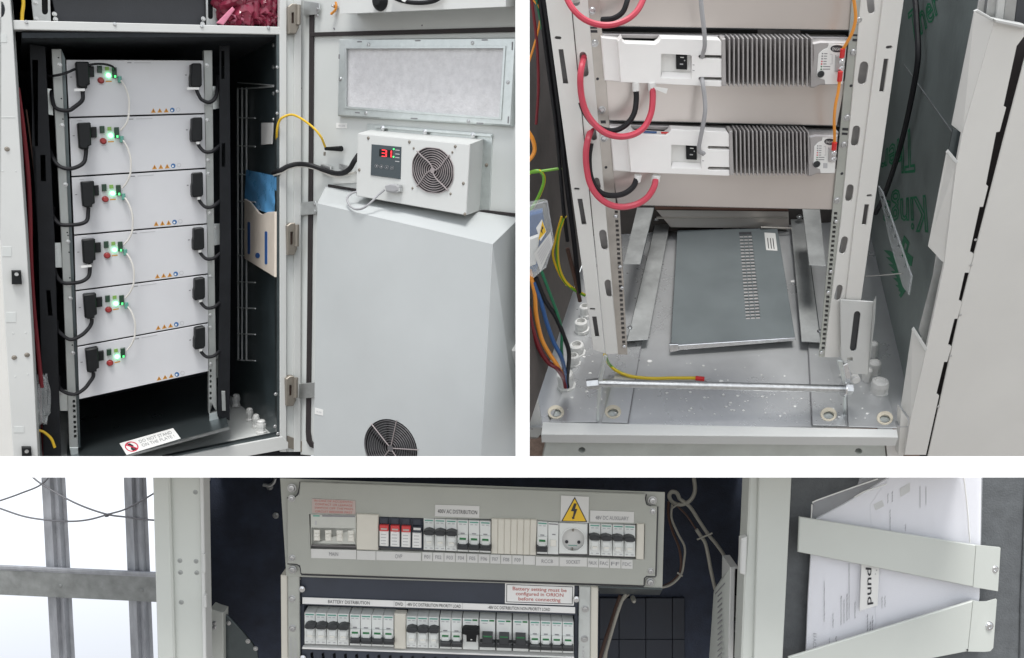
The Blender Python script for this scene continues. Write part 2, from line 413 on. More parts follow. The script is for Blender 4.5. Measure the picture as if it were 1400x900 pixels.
# left jamb
jl = [(0,-6),(13.8,-6),(17.8,41),(25,160),(35.6,320),(44,460),(53,640),(19,640),(7,452),(0,330)]
j = part('jamb', ext(jl, FA, .022, .0015, off=.012, holes=[circ((1.8,13),5.2,12,11)]), 'cab_pale', cab)
part('jamb_return', sheet([FA.hit(p,.012) for p in ((13.8,-6),(17.8,41),(25,160),(35.6,320),(44,460),(53,640))]+[FA.hit(p,-.03) for p in ((56,640),(47,460),(38.6,320),(28,160),(20.6,41),(16.6,-6))], wA*.001), 'cab_grey', cab)
part('side_panel', ext([(-6,300),(0,330),(7,452),(19,640),(-20,640)], FA, .02, off=.006), 'cab_warm', cab)
for q in (rect(1,46,9,58),): part('knockout', ext(q, FA, .001, off=.0128), 'cab_grey', cab)
for q in (rect(3,337,16,351), rect(8,427,22,441), rect(19,583,33,592), rect(1,160,21,161)): part('knockout', ext(inset([V(a) for a in q],0) , FA, .0012, .0004, off=.0128), 'cab_grey', cab)
for p in ((9.6,204),(19.5,489),(37,485.5)): screw(p, FA, 2.6, cab, .012, 'pan', 'hinge_metal')
for p in ((3.5,234),(22,234),(18,456),(35,455),(21,515),(38,512)): screw(p, FA, 1.1, cab, .012, 'dot', 'cab_grey', 'plug')
for (x, y) in ((22.6,379),(36.5,621)):
    k = part('latch_keeper', ext([(x-7,y-9),(x+6,y-9),(x+7.5,y+10),(x-6.5,y+10)], FA, .012, .002, off=.026), 'black_plastic', cab)
    part('latch_pin', lathe((x,y-4), FA, [(2.4,0),(2.4,.004),(.1,.004)], .026), 'bolt_steel', k)
# cross rail
rl = part('cross_rail', ext([(17.5,27.5),(392,37),(392,47.5),(18.5,40.5)], FA, .03, .0015, off=.006), 'cab_pale', cab)
for x in (36,157,276,367): screw((x, 30.5+ (x-36)*.024), FA, 2.2, cab, .006, 'pan')
# right jamb: folded strips
def vstrip(x0t, x1t, x0b, x1b, o, m, nm='jamb'):
    return part(nm, ext([(x0t,-8),(x1t,-8),(x1b,618),(x0b,618)], FA, .02, .001, off=o), m, cab)
vstrip(382.5,392,383,391.5,.010,'cab_pale'); vstrip(392,402.5,391.5,402,.001,'cab_grey'); vstrip(402.5,412,402,411,.008,'cab_pale')
part('wall_edge', ext([(378,48),(383,48),(383,606),(378.5,600)], FA, .02, off=.004), 'galv_dark', cab)
for y in (62,92,128,164): screw((374,y), SAr, 2.2, cab, .002, 'hex')
for y in (92,125,155): screw((379,y), FA, 1.6, cab, .006, 'pan')
for p in ((377,539),(376,583),(380,593)): screw(p, FA, 2, cab, .006, 'pan')
# bottom sill
part('sill', ext([(228,627),(386,597),(394,605),(394,614),(250,640)], FA, .02, .001, off=.012), 'cab_pale', cab)
part('sill_trim', ext([(219,626),(384,592),(386,597),(228,630)], FA, .02, off=.004), 'galv_dark', cab)
part('plinth', ext([(250,640),(394,612),(425,600),(425,645),(250,645)], FA, .05, off=.0), 'black_steel', cab)
part('door_sill', ext([(393,596),(424,608),(424,622),(393,612)], FA, .02, .001, off=.006), 'hinge_metal', cab)
# upper compartment
ub = thing('grey_equipment_box', 'dark grey equipment face above the white cross rail', 'equipment', RA.hit((180,33)))
part('face_panel', ext([(69,-8),(284,-8),(280,37),(78,31)], RA, .25, .002), 'grey_panel', ub)
for nm, q, sl, scs in (('mounting_bracket', [(41.8,-8),(68.4,-8),(70,30.5),(45.5,28)], stad((61,-4),(61.5,16),4.2), ((74.5,19.5),(76,26.5),(48.5,3.5),(50,26))),
                 ('mounting_bracket', [(281,-8),(302,-8),(297,36),(282,36)], stad((287.6,-4),(287.8,23),3.4), ((278,26),(277,33),(296,13)))):
    b = part(nm, ext(q, RA, .004, .0008, [sl], off=.012), 'galvanised', ub)
    for s in scs: screw(s, RA, 2, ub, .014, 'hex')
part('bracket_back', ext([(55,-8),(66,-8),(66,26),(55,26)], RA, .002, off=.004), 'black_steel', ub)
part('bracket_back', ext([(283,-8),(292,-8),(292,30),(283,30)], RA, .002, off=.004), 'black_steel', ub)
def bag(q, seed, lab):
    t = thing('plastic_bag', lab, 'bag', RA.hit(q[4]), 'red bags beside the bracket')
    for k, (x, y, rx, ry, m) in enumerate(q[:4]):
        c = RA.hit((x,y), .035); s = c.z/F
        part('bag_fold', blob(c, (rx*s, ry*s, .035), seed+k, .5, 4), m, t)
    return t
bag([(322,8,22,24,'bag_red'),(343,4,15,25,'bag_red'),(330,30,12,6,'bag_pink'),(341,14,5,14,'bag_red'),(330,35)], 3, 'crumpled red plastic bag with a pink label beside the slotted bracket')
bag([(364,4,15,28,'bag_red'),(372,22,11,15,'bag_red'),(357,31,10,5,'bag_red'),(377,5,8,14,'bag_red'),(365,36)], 23, 'darker crumpled red bag next to the hinge')
lb = [(296.5,31),(318,9),(321.5,13),(306,34)]
solo('pink_box', ext(lb, RA, .012, .002, off=.082), 'bag_pink', 'small glossy pink packet leaning in front of the red bags', 'packet')
cable('yellow_cable', on(FA, [(31,-8),(32,6),(30.5,18),(30,30)], -.02), .004, 'yellow_cable', 'yellow cable behind the top of the left jamb')
# --------------------------------------------------------------- rack
rk = thing('battery_rack', 'grey slotted steel rack posts carrying the batteries', 'rack', RA.hit((110,612)))
sqL = [rect(102-1.8+(y-572)*.04, y-2, 102+1.8+(y-572)*.04, y+2) for y in (549,555.5,562,570,577.5,584,590,596.7)]
part('post', ext([(70.3,67),(83.8,67),(95,330),(107,612),(95,612),(84,330)], RA, .02, .001, sqL, off=.006), 'post_grey', rk)
part('post_channel', ext([(84,68),(89,80),(108,547),(110,612),(106.5,612),(95,330)], RA, .02, off=-.006), 'galv_dark', rk)
part('post_backing', ext([(99,540),(106,540),(107,606),(100,606)], RA, .001, off=-.016), 'black_steel', rk)
part('post_foot', ext([(95,612),(107,612),(107.5,640),(100,640)], RA, .02, .001, off=.008), 'galv_light', rk)
sqR = [rect(286.6, y-1.8, 289.4, y+1.8) for y in (507,514.6,521.7,528.8,537.7,544.8,552.6)]
part('post', ext([(278.6,69),(290.3,69),(293,330),(296.5,563),(286.3,566),(284,330)], RA, .02, .001, sqR, off=.006), 'post_grey', rk)
part('post_backing', ext([(285,500),(291,500),(291,558),(285,558)], RA, .001, off=-.016), 'black_steel', rk)
part('post_foot', ext([(286.3,566),(296.5,563),(301,580),(287,590)], RA, .004, off=.012), 'galv_light', rk)
for p in ((81.6,89),(85,171.5),(89.6,252.5),(92.8,330.6),(95,389),(96,408),(97.8,464.7),(99.6,483),(101.4,538.7)): screw(p, RA, 2.3, rk, .006, 'pan')
for p in ((283,89.6),(283.5,164.6),(284.5,219.4),(285,237.7),(286.6,291.8),(287.4,355),(287.4,378),(287.4,431),(287.4,447.7),(288,497.8)): screw(p, RA, 2.1, rk, .006, 'pan')
for p in ((80,79),(84,135),(86,163),(92,318),(93,322),(94.5,345),(95.5,380),(99,472)): screw(p, RA, 1., rk, .006, 'dot', 'black_plastic', 'hole_plug')
# dark outer uprights with cut-outs
def upright(q, holes, o): part('outer_upright', ext(q, RA, .006, .001, holes, off=o), 'black_steel', rk)
upright([(40,60),(62,64),(75,330),(84,640),(60,640),(52,330)], [rect(44,82,52,200), [(55,212),(62,212),(63,248),(56,248)], [(63,397),(69,397),(72,432),(66,432)]], .02)
upright([(300,62),(314,62),(316,330),(314,575),(298,570),(301,330)], [rect(302.5,70,307,108), [(303,196),(308,196),(308,228),(303,228)]], .02)
for q in ([(61,120),(71,122),(73,158),(63,156)], [(71,332),(83,332),(86,366),(74,366)], [(80,532),(92,534),(94,562),(82,562)], [(290,118),(301,118),(301,148),(291,150)], [(291,306),(301,306),(302,334),(293,336)], [(294,485),(302,484),(303,514),(296,517)]):
    b = part('joining_plate', ext(q, RA, .003, .0005, off=-.01), 'galv_light', rk); screw(bil(q,.35,.2), RA, 1.6, rk, -.01, 'hex')
part('post_foot', ext([(303,535),(308,535),(309,562),(304,562)], RA, .004, .001, off=.024), 'post_grey', rk)
# bottom tray with its warning sticker
tray = thing('rack_tray', 'galvanised tray under the lowest battery, dark reflection in its colour, with a warning sticker', 'tray', FA.hit((200,618),.03))
TP = Pl(FA.hit((313,585),.03), wA.cross(uA))
tq = [(96,552),(112,545),(290,502),(313,584),(90,646)]
part('sheet', ext(tq, TP, .002), 'galv_dark', tray)
# tray back run under the batteries
part('front_lip', sheet([TP.hit(p) for p in ((313,583.5),(90,643),(90,648),(314,587.5))], wA*.001), 'galvanised', tray)
stq = [(163.4,606.3),(236.7,585.5),(247,599.5),(173,622)]
st = part('sticker', ext(stq, TP, .0006, off=.0008), 'label_white', tray, 'white sticker with red ringed pictogram')
ringo = [bil(stq, .16+.115*math.cos(2*math.pi*i/24), .5+.42*math.sin(2*math.pi*i/24)) for i in range(24)]; ringi = [bil(stq, .16+.095*math.cos(2*math.pi*i/24), .5+.34*math.sin(2*math.pi*i/24)) for i in range(24)]
part('ring', ext(ringo, TP, .0003, 0, [ringi], off=.0012), 'ring_red', st)
part('pictogram', [ext([bil(stq,s,t) for s,t in q], TP, .0003, off=.0012) for q in ([(.11,.2),(.16,.2),(.2,.45),(.15,.5)], [(.15,.45),(.2,.42),(.17,.75),(.12,.72)], [(.13,.7),(.21,.68),(.21,.8),(.14,.84)])], 'ink', st)
part('slash', ext([bil(stq,s,t) for s,t in ((.08,.27),(.1,.22),(.245,.75),(.225,.8))], TP, .0003, off=.0016), 'ring_red', st)
text('DO NOT STAND', sub(stq,.33,.16,.93,.42), TP, 'ink_grey', st, .0013); text('ON THE PLATE !', sub(stq,.33,.52,.93,.78), TP, 'ink_grey', st, .0013)
# --------------------------------------------------------------- six battery modules with their plugs
LY = [(90.5,81),(94.7,161),(98,242),(101.5,322),(103.5,398),(106,474),(108.5,547)]
RY = [(280,82),(281,155.7),(281.5,230.5),(283,306.5),(284.4,375),(284.6,441.6),(284.8,508.5)]
words = ['top', 'second', 'third', 'fourth', 'fifth', 'bottom']
for i in range(6):
    q0 = [LY[i], RY[i], RY[i+1], LY[i+1]]; q = sub(q0, 0, .012, 1, .985); wd_ = words[i]
    b = thing('battery_module', f'white faced battery module, {wd_} of the six in the rack', 'battery', RA.hit(q[3]), 'six white battery modules')
    part('front_panel', ext(q, RA, .003, .0008), 'battery_white', b)
    part('casing', ext(sub(q0,.01,.02,.99,.975), RA, .38, off=-.003), 'galv_dark', b)
    dy = -.05 if i == 0 else 0
    S = lambda s0, t0, s1, t1: sub(q0, s0, t0+dy, s1, t1+dy)
    part('terminal_block', ext(S(.155,.17,.198,.35), RA, .012, .001, off=.012), 'black_plastic', b)
    part('switch', ext(S(.222,.16,.256,.28), RA, .008, .001, off=.008), 'green_socket', b)
    part('reset_button', lathe(bil(q0,.243,.42+dy), RA, [(4.2,0),(4.2,.003),(3.2,.003),(3.2,.008),(2.6,.009),(.1,.009)]), 'red_button', b)
    part('signal_lamp', ext(S(.278,.18,.306,.24), RA, .003, off=.003), 'led_yellow', b)
    lm = part('signal_lamp', lathe(bil(q0,.30,.33+dy), RA, [(2.8,0),(2.8,.002),(1.9,.0045),(.1,.005)]), 'led_green', b, 'lit green lamp')
    part('data_port', ext(S(.328,.19,.362,.37), RA, .008, .001, off=.008), 'green_socket', b)
    part('signal_lamp', ext(S(.342,.33,.356,.37), RA, .001, off=.0092), 'led_green_dim', b)
    part('print_mark', ext(S(.278,.425,.322,.445), RA, .0003, off=.0004), 'icon_orange', b); part('print_mark', ext(S(.228,.485,.262,.5), RA, .0003, off=.0004), 'ink_soft', b)
    part('print_mark', ext(sub(q0,.44,.05,.47,.065), RA, .0003, off=.0004), 'ink_grey', b); part('print_mark', ext(sub(q0,.49,.05,.61,.065), RA, .0003, off=.0004), 'ink_soft', b)
    part('print_mark', ext(sub(q0,.055,.05,.09,.062), RA, .0003, off=.0004), 'ink_soft', b); part('print_mark', ext(sub(q0,.855,.27,.868,.29), RA, .0003, off=.0004), 'ink_grey', b)
    part('print_mark', ext(sub(q0,.02,.3,.035,.315), RA, .0003, off=.0004), 'ink_grey', b)
    for s in (.60,.647,.694):
        tri = [bil(q0,s+.018,.875), bil(q0,s+.036,.955), bil(q0,s,.955)]
        k = part('warning_icon', ext(tri, RA, .0003, off=.0004), 'icon_orange', b)
        part('icon_mark', ext([bil(q0,s+.016,.9), bil(q0,s+.02,.9), bil(q0,s+.02,.94), bil(q0,s+.016,.94)], RA, .0003, off=.0007), 'ink', k)
    c = bil(q0,.757,.915); k = part('notice_icon', ext(circ(c,3.2,14), RA, .0003, off=.0004), 'icon_blue', b); part('icon_mark', ext(circ((c[0]-.5,c[1]+.6),1.4,8), RA, .0003, off=.0007), 'label_white', k)
    c = bil(q0,.80,.91); part('recycling_icon', ext(circ(c,2.9,14), RA, .0003, 0, [circ(c,2.2,14)], off=.0004), 'ink_soft', b)
    # left power cable
    jx = random.Random(i).uniform(-.006,.006); pq = [(x+random.Random(i+9).uniform(-1,1)*(k < 2), y) for k, (x, y) in enumerate(S(.062+jx,.09,.16+jx,.54))]
    lc = thing('power_cable', f'black power cable plugged in left side of the {wd_} battery', 'cable', RA.hit(bil(q0,.1,.6)), 'left battery power cables')
    body = [bil(pq,0,.03),bil(pq,.08,0),bil(pq,.92,0),bil(pq,1,.03),bil(pq,1,.86),bil(pq,.8,.9),bil(pq,.78,1),bil(pq,.3,1),bil(pq,.06,.93)]
    part('plug', ext(body, RA, .028, .003, off=.03), 'black_plastic', lc)
    rj = random.Random(i+40)
    ST = lambda L_: [RA.hit(bil(q0, s+rj.uniform(-.012,.012)*(k > 1), t+dy+rj.uniform(-.035,.045)*(k > 1)), o) for k, (s, t, o) in enumerate(L_)]
    path = [(.115,.54,.015),(.108,.62,.016),(.09,.74,.02),(.05,.88,.024),(-.02,.93,.028),(-.085,.84,.02),(-.11,.66,.0),(-.115,.5,-.03)] if i in (0,) else \
           [(.115,.54,.015),(.112,.62,.016),(.095,.74,.02),(.045,.84,.024),(-.03,.85,.028),(-.10,.78,.02),(-.145,.64,.0),(-.15,.5,-.03)]
    part('sheath', tube(ST(path), px(RA,(100,150),2.6)), 'black_rubber', lc)
    if i in (0,3): part('tag', ext(S(.045,.555,.125,.60), RA, .001, off=.027), 'label_white', lc)
    if i == 3: pass
    # right power cable
    rq = sub(q0,.895,.06,.978,.50)
    rc = thing('power_cable', f'black power cable plugged in right side of the {wd_} battery', 'cable', RA.hit(bil(q0,.95,.6)), 'right battery power cables')
    body = [bil(rq,.1,.04),bil(rq,.25,0),bil(rq,.9,0),bil(rq,1,.06),bil(rq,1,.92),bil(rq,.85,1),bil(rq,.1,1),bil(rq,0,.9),bil(rq,0,.55),bil(rq,.08,.4)]
    part('plug', ext(body, RA, .028, .003, off=.03), 'black_plastic', rc)
    part('tag', ext(sub(q0,.868 if i == 0 else .93,.505,.955,.55), RA, .001, off=.026), 'label_white', rc)
    path = [(.935,.54,.016),(.95,.64,.018),(.975,.74,.022),(1.03,.79,.03),(1.075,.70,.026),(1.09,.5,.0),(1.09,.3,-.03)] if i == 0 else [(.94,.52,.016),(.955,.6,.018),(.99,.69,.024),(1.04,.70,.03),(1.08,.64,.02),(1.12,.55,-.01),(1.13,.45,-.04)]
    part('sheath', tube([RA.hit(bil(q0,s,t),o) for s,t,o in path], px(RA,(280,150),2.4)), 'black_rubber', rc)
    # white data cable to the next module
    if i < 5:
        dcb = thing('data_cable', f'thin white data cable leaving the {wd_} battery downwards', 'cable', RA.hit(bil(q0,.4,1)), 'white data cables between batteries')
        q1 = [LY[i+1], RY[i+1], RY[i+2], LY[i+2]]
        part('connector', ext(S(.37,.345,.395,.455), RA, .012, .001, off=.014), 'teal_print', dcb)
        pts = [RA.hit(bil(q0,s,t+dy),o) for s,t,o in ((.39,.42,.014),(.42,.55,.02),(.442,.74,.024),(.44,.95,.024))]+[RA.hit(bil(q1,s,t),o) for s,t,o in ((.43,.06,.024),(.405,.17,.02),(.372,.25,.014))]
        part('sheath', tube(pts, px(RA,(170,150),1.25), 6), 'white_cable', dcb)
cable('jumper_cable', [RA.hit(p,o) for p,o in (((120,89.5),.02),((132,87.5),.024),((146,88.5),.024),((154,91.5),.02),((157,96),.012))], px(RA,(140,90),1.6), 'black_rubber', 'thin black jumper cable arching across the top battery panel')
cable('jumper_cable', [RA.hit(p,o) for p,o in (((103,94.5),.02),((90,100),.03),((78,103),.03),((66,104),.0),((58,98),-.04))], px(RA,(90,100),1.7), 'black_rubber', 'black cable running left from the top battery plug across the post')
# red cables and odds in the left gap
for k, (pts, lab) in enumerate(((((24,120),(31,170),(38,235),(41,290),(42,350),(46,420),(52,480),(57,530)), 'thick dark red cable hanging behind the left jamb'), (((36,150),(44,210),(50,262)), 'thin dark cable behind the red cable'), (((44,400),(50,470),(55,540),(60,620),(62,640)), 'dark red cable low behind the left jamb'))):
    cable('hanging_cable', on(FA, pts, -.05-.03*k), px(FA,(40,300),(2.9,1.1,2.4)[k]), ('red_dark','brown_cable','red_dark')[k], lab)
cable('yellow_cable', on(FA, [(50,588),(60,591),(70,600),(75,612)], -.04), px(FA,(60,600),1.8), 'yellow_cable', 'short yellow cable end beside the rack foot')
solo('plastic_bag', blob(FA.hit((57,545),-.06), (.016,.06,.02), 91, .4), 'clear_plastic', 'clear crumpled plastic bag hanging behind the left jamb', 'bag')
# --------------------------------------------------------------- right wall items
ws = thing('wire_shelf', 'chromed wire grid shelf on the dark side wall', 'shelf', SAr.hit((326,492)))
WS = SAr.off(.01)
for x0, x1 in ((324,326),(330,331),(336,337)):
    part('upright_wire', tube(on(WS, [(x0+1,120),(x1,492)]), px(WS,(326,300),1.2), 6, 1), 'wire_chrome', ws)
for k, y in enumerate((121,160.5,199,238,275,313,349,385,420.5,456,492)):
    part('rung', tube(on(WS, [(324.6,y),(331,y+.8),(349 if k else 374, y+1.5-(4 if k == 0 else 0))]), px(WS,(326,300),.9), 6, 1), 'wire_chrome', ws)
part('rung', tube(on(WS, [(325,113),(374,117)]), px(WS,(326,120),.8), 6, 1), 'wire_chrome', ws)
solo('paper_label', ext([(357,168),(372.5,168),(371,197),(357,198)], SAr, .004, .0008, off=.012), 'label_grey', 'small white and red label on the dark side wall', 'label')
bpk = thing('document_pocket', 'beige board pocket with blue slots on the side wall', 'pocket', SAr.hit((355,379)))
WP = SAr.off(.02)
part('board', ext([(334,272),(341,276),(347,283),(353,291),(358,293.5),(366,290),(375.6,289.5),(375.4,379),(334,353.5)], WP, .006, .001), 'beige_board', bpk)
for p, q in (((340,305),(340,346)),((363.5,318),(363.5,360))): part('slot_mark', ext(stad(p,q,1.7), WP, .001, off=.0008), 'blue_paint', bpk)
part('dot_mark', ext(circ((352,349.5),3.1,12,3.8), WP, .001, off=.0008), 'blue_paint', bpk)
bf = [(336.5,232),(377,243),(377.5,292),(362,292),(353,294),(334,276)]
bx_ = thing('blue_film', 'translucent blue plastic film tucked behind the beige pocket', 'film', SAr.hit((355,292)))
gq = [(336.5,232),(378,241),(378,296),(334,280)]
vs = []; n = 14
for jx in range(n+1):
    for iy in range(n+1):
        p = bil(gq, iy/n, jx/n); vs.append(SAr.hit(p, .012+.003*math.sin(iy*.5+jx*.25)+.0012*math.sin(jx*.7-iy*.9)))
fs = [(r*(n+1)+c, r*(n+1)+c+1, (r+1)*(n+1)+c+1, (r+1)*(n+1)+c) for r in range(n) for c in range(n)]
part('sheet', (vs, fs), 'blue_film', bx_)
# cable glands on the floor
for k, (x, y, r) in enumerate(((323,556,5.6),(341,576,5.2),(350,585,5.2),(357,593,6.8))):
    GP = Pl(GA.p0, GA.n); c = GP.hit((x,y))
    lab = ('white cable gland standing alone nearest the rack foot','white cable gland, rearmost of the three in a row','white cable gland, middle of the three in a row','largest white cable gland at the corner of the sill')[k]
    g = thing('cable_gland', lab, 'gland', c, 'white cable glands on the cabinet floor')
    k_ = c.z/F
    part('nut', lathe((x,y), GP, [(r,0),(r,.008),(r*.85,.01),(r*.85,.022),(r*.95,.024),(r*.95,.034)], 0, 8, -vA), 'gland_white', g)
    part('cap', lathe((x,y), GP, [(r*.8,.034),(r*.8,.042),(r*.6,.046),(r*.55,.046),(r*.5,.036),(.1,.036)], 0, 14, -vA), 'gland_white', g)
# --------------------------------------------------------------- open door
dr = thing('cabinet_door', 'open pale grey cabinet door with dark rubber gasket and filter', 'door', DA.hit((560,640)))
part('door_leaf', ext([(411,-10),(716,-10),(716,648),(410,622)], DA, .03, .002), 'cab_grey', dr)
part('edge_gasket', ext([(422.6,12),(428.4,12),(427.2,200),(425.2,430),(423.4,590),(425.5,603),(430,609),(430,614),(423,611),(418.5,603),(417.6,590),(419.6,430),(421.6,200)], DA, .004, .0008, off=.006), 'gasket', dr)
part('cross_gasket', ext([(423.6,44.5),(716,36.5),(716,43),(423.6,50)], DA, .004, .0008, off=.007), 'gasket', dr)
for p in ((412,121),(411,242),(410.5,358),(410.2,470),(410,579),(456.5,39),(577,35),(457.5,40)): screw(p, DA, 1.2, dr, .0, 'dot', 'ink_grey', 'stud')
fo = [(463,53.4),(705.5,51.2),(698.5,172.5),(461,158.5)]; fi = [(472.3,65.4),(689.3,64.8),(683.4,162),(471.3,146.4)]
ff = part('filter_frame', ext(fo, DA, .014, .003, [fi], off=.016), 'galv_light', dr)
part('frame_lip', ext([(470.3,63.4),(691.3,62.8),(685.2,164),(469.3,148.4)], DA, .004, .0005, [[(473.3,66.4),(688.2,65.8),(682.4,161),(472.3,145.4)]], off=.0185), 'galv_light', ff)
part('filter_medium', ext([(471,64),(691,63),(685,164),(470,148)], DA, .004, off=.008), 'filter_mat', dr)
for p in ((504.3,61.3),(646,59),(465.5,108),(694.5,112.6),(500.5,155),(640.4,166)): screw(p, DA, 2.5, dr, .016, 'pan', 'bolt_steel')
for p, q in (((489,57.3),(494,57.2)),((568,55.8),(574,55.6)),((659,54.8),(666,54.6)),((486,154),(491,154.4)),((562,162),(570,162.4)),((652,168.5),(660,169)),((463.6,75),(463.4,80)),((700.5,58),(700.2,68)),((695,160),(694.5,168))):
    part('slit', ext(stad(p,q,.9,3), DA, .001, off=.0166), 'ink_grey', ff)
for q, b in (([(415,1),(436,4),(437,13),(432,20),(415,21)],1), ([(410,277),(431,275),(433,280),(433,288),(430,293),(410,294.5)],1), ([(408,525),(430,523),(435,528),(434,540),(427,544),(408,545)],1)):
    k = part('latch_plate', ext(q, DA, .004, .0008, off=.012), 'galvanised', dr)
    cx = q[2][0]-3; cy = (q[2][1]+q[3][1])/2; screw((cx,cy-4), DA, 1.6, dr, .012, 'hex'); screw((cx,cy+5), DA, 1.6, dr, .012, 'hex')
for (x0, y0, x1, y1) in ((394,5,411,46),(392.5,305,408.5,349),(391,514.5,407,555.5)):
    h = part('hinge', ext([(x0,y0+4),(x0+5,y0),(x1-5,y0),(x1-3,y0+8),(x1-2,y1-8),(x1-6,y1),(x0+1,y1)], FA, .02, .002, [rect(x0+4.5,y0+12,x0+8,y1-14)], off=.026), 'hinge_metal', dr)
    part('hinge_core', ext(rect(x0+3,y0+10,x0+10,y1-12), FA, .002, off=.016), 'brown_cable', h)
    part('hinge_pin', tube([FA.hit((x1-2.5,y0+2),.03), FA.hit((x1-3,y1-12),.03)], px(FA,(x1,y0),3), 10, 1), 'hinge_metal', h)
for q in ([(459.5,168),(474.7,168.5),(474.5,175.8),(459.5,175.3)],):
    k = part('tag', ext(q, DA, .0006, off=.001), 'label_white', dr); text('MA 3300', sub(q,.2,.35,.8,.7), DA, 'ink_soft', k, .0014)
# upper unit on the door
up = thing('vent_hood', 'pale box unit bolted to the door top above the gasket', 'hood', DA.hit((580,20)))
U1 = DA.off(.09)
part('housing', hexa([U1.hit(p) for p in ((464.9,-30),(692,-36),(691.3,9.2),(464.5,19.2))], [DA.hit(p) for p in ((478,-30),(716,-36),(712,8.2),(488,19.8))]), 'cab_pale', up)
kk = part('fan_motor', lathe((521.4,3), U1, [(12,0),(12,.006),(10.5,.012),(7,.02),(.1,.022)], 0, 24), 'black_plastic', up)
part('cable_loop', tube(on(U1, [(534,-6),(546,0),(562,3.5),(580,3.8),(594,1),(604,-5)], .012), px(U1,(560,0),3), 10), 'black_rubber', up)
part('cable_tag', ext([(550,-3),(556,-1),(553,3),(549,1)], U1, .002, off=.026), 'label_white', up)
part('thumb_screw', lathe((461.5,10.5), DA, [(2.6,0),(2.6,.01),(1.8,.02),(.1,.022)], 0, 12), 'chrome', up)
part('copper_lug', tube(on(DA, [(452.5,19.5),(458,14.5),(460,9),(459,3)], .012), px(DA,(455,15),1.6), 6), 'orange_cable', up)
# --------------------------------------------------------------- cooling unit with display and fan
A0 = DA.off(.105)
ac = thing('cooling_unit', 'pale cooling unit with red digital display and round fan on the door', 'cooling unit', DA.hit((575,295)))
part('flange', ext([(501.8,169.5),(673,183),(669,290),(501,275)], DA, .004, .0008, off=.004), 'galv_light', ac)
part('flange_lip', ext([(512,172),(671,184.5),(671,187),(512,174.5)], DA, .01, off=.012), 'galv_light', ac)
afq = [(489.3,182.5),(642.5,197.3),(637,294.5),(487,268)]
body = hexa([A0.hit(p) for p in afq], [DA.hit(p,.004) for p in ((507,177.5),(661,190.5),(656,288),(505,263))])
bo = part('housing', body, 'cab_pale', ac)
fz = (591.7,233.2)
def fanpt(a, r, rx=29.5, ry=32.3): return (fz[0]+rx*r*math.cos(a), fz[1]+ry*r*math.sin(a)+.1*rx*r*math.cos(a))
octo = [fanpt(2*math.pi*i/48, min(1.0, .955/max(abs(math.cos(2*math.pi*i/48)), abs(math.sin(2*math.pi*i/48))))) for i in range(48)]
part('face_plate', ext([bil(afq,.002,.003),bil(afq,.998,.003),bil(afq,.998,.997),bil(afq,.002,.997)], A0, .004, .0012, [octo], off=.005), 'cab_pale', ac)
part('fan_recess', ext(octo, A0, .001, off=.0012), 'fan_black', ac)
fb = [];
for b_ in range(7):
    a = 2*math.pi*b_/7
    fb.append(ext([fanpt(a,.32),fanpt(a+.5,.34),fanpt(a+.95,.9),fanpt(a+.55,.93),fanpt(a+.2,.9)], A0, .001, off=.0025))
for b_ in fb: part('fan_blade', b_, 'toggle_black', ac)
part('fan_hub', ext([fanpt(2*math.pi*i/20,.33) for i in range(20)], A0, .002, .0005, off=.004), 'fan_black', ac)
gr = part('fan_guard', lathe(fz, A0, [(4,0),(4,.002),(.1,.002)], .0075, 14), 'fan_ring', ac)
for k in range(1,10):
    r = .1+k*.098
    pts = [A0.hit(fanpt(2*math.pi*i/40, min(r, .95/max(abs(math.cos(2*math.pi*i/40)), abs(math.sin(2*math.pi*i/40))))), .007) for i in range(41)]
    part('guard_ring', tube(pts, px(A0,fz,.6), 5, 1), 'fan_ring', gr)
for a in (-2.35,-.75,.85,2.35):
    part('guard_spoke', tube([A0.hit(fanpt(a+.7*(1-r)**2, r),.0085) for r in (.06,.15,.3,.5,.75,1.06)], px(A0,fz,1.0), 6, 3), 'fan_ring', gr)
for p in ((503.6,189),(559.8,194.3),(622.5,200.6),(491.3,232.5),(633.5,251),(565.6,203),(618.5,208.5),(564,257.5),(616,265.3),(635.5,293)): screw(p, A0, 1.5 if p[0] in (565.6,618.5,564,616) else 1.9, ac, .005, 'pan', 'hinge_metal')
for p in ((523,175.5),(581,180.3),(646.5,185)):
    screw(p, DA, 3, ac, .012, 'pan', 'chrome')
for p in ((665,226),): screw(p, DA, 2.2, ac, .004, 'pan', 'hinge_metal')
dq = [(507.7,197.3),(548,201),(546.9,245.2),(506.4,239.6)]
ds = part('display', ext(dq, A0, .004, .0008, off=.0075), 'display_glass', ac)
part('digit_window', ext(sub(dq,.27,.13,.72,.36), A0, .001, off=.0082), 'black_plastic', ds)
def seg7(q, segs):
    out = []
    R_ = {'a':(0,0,.75,.1),'g':(0,.45,.75,.55),'d':(0,.9,.75,1),'b':(.78,.04,1,.46),'c':(.78,.54,1,.96),'f':(0,.06,.22,.47),'e':(0,.53,.22,.94)}
    for s in segs: out.append(ext(sub(q,*R_[s]), A0, .0004, off=.0092))
    return out
part('digit', seg7(sub(dq,.36,.14,.53,.36), 'abgcd'), 'led_red', ds); part('digit', seg7(sub(dq,.53,.14,.70,.36), 'bc'), 'led_red', ds)
for t in (.09,.33): part('signal_lamp', ext(circ(bil(dq,.76,t),1.2,8), A0, .0004, off=.009), 'led_green_dim', ds)
for t in (.1,.22,.33,.45): part('print_mark', ext(sub(dq,.82,t,.96,t+.025), A0, .0003, off=.008), 'ink_soft', ds)
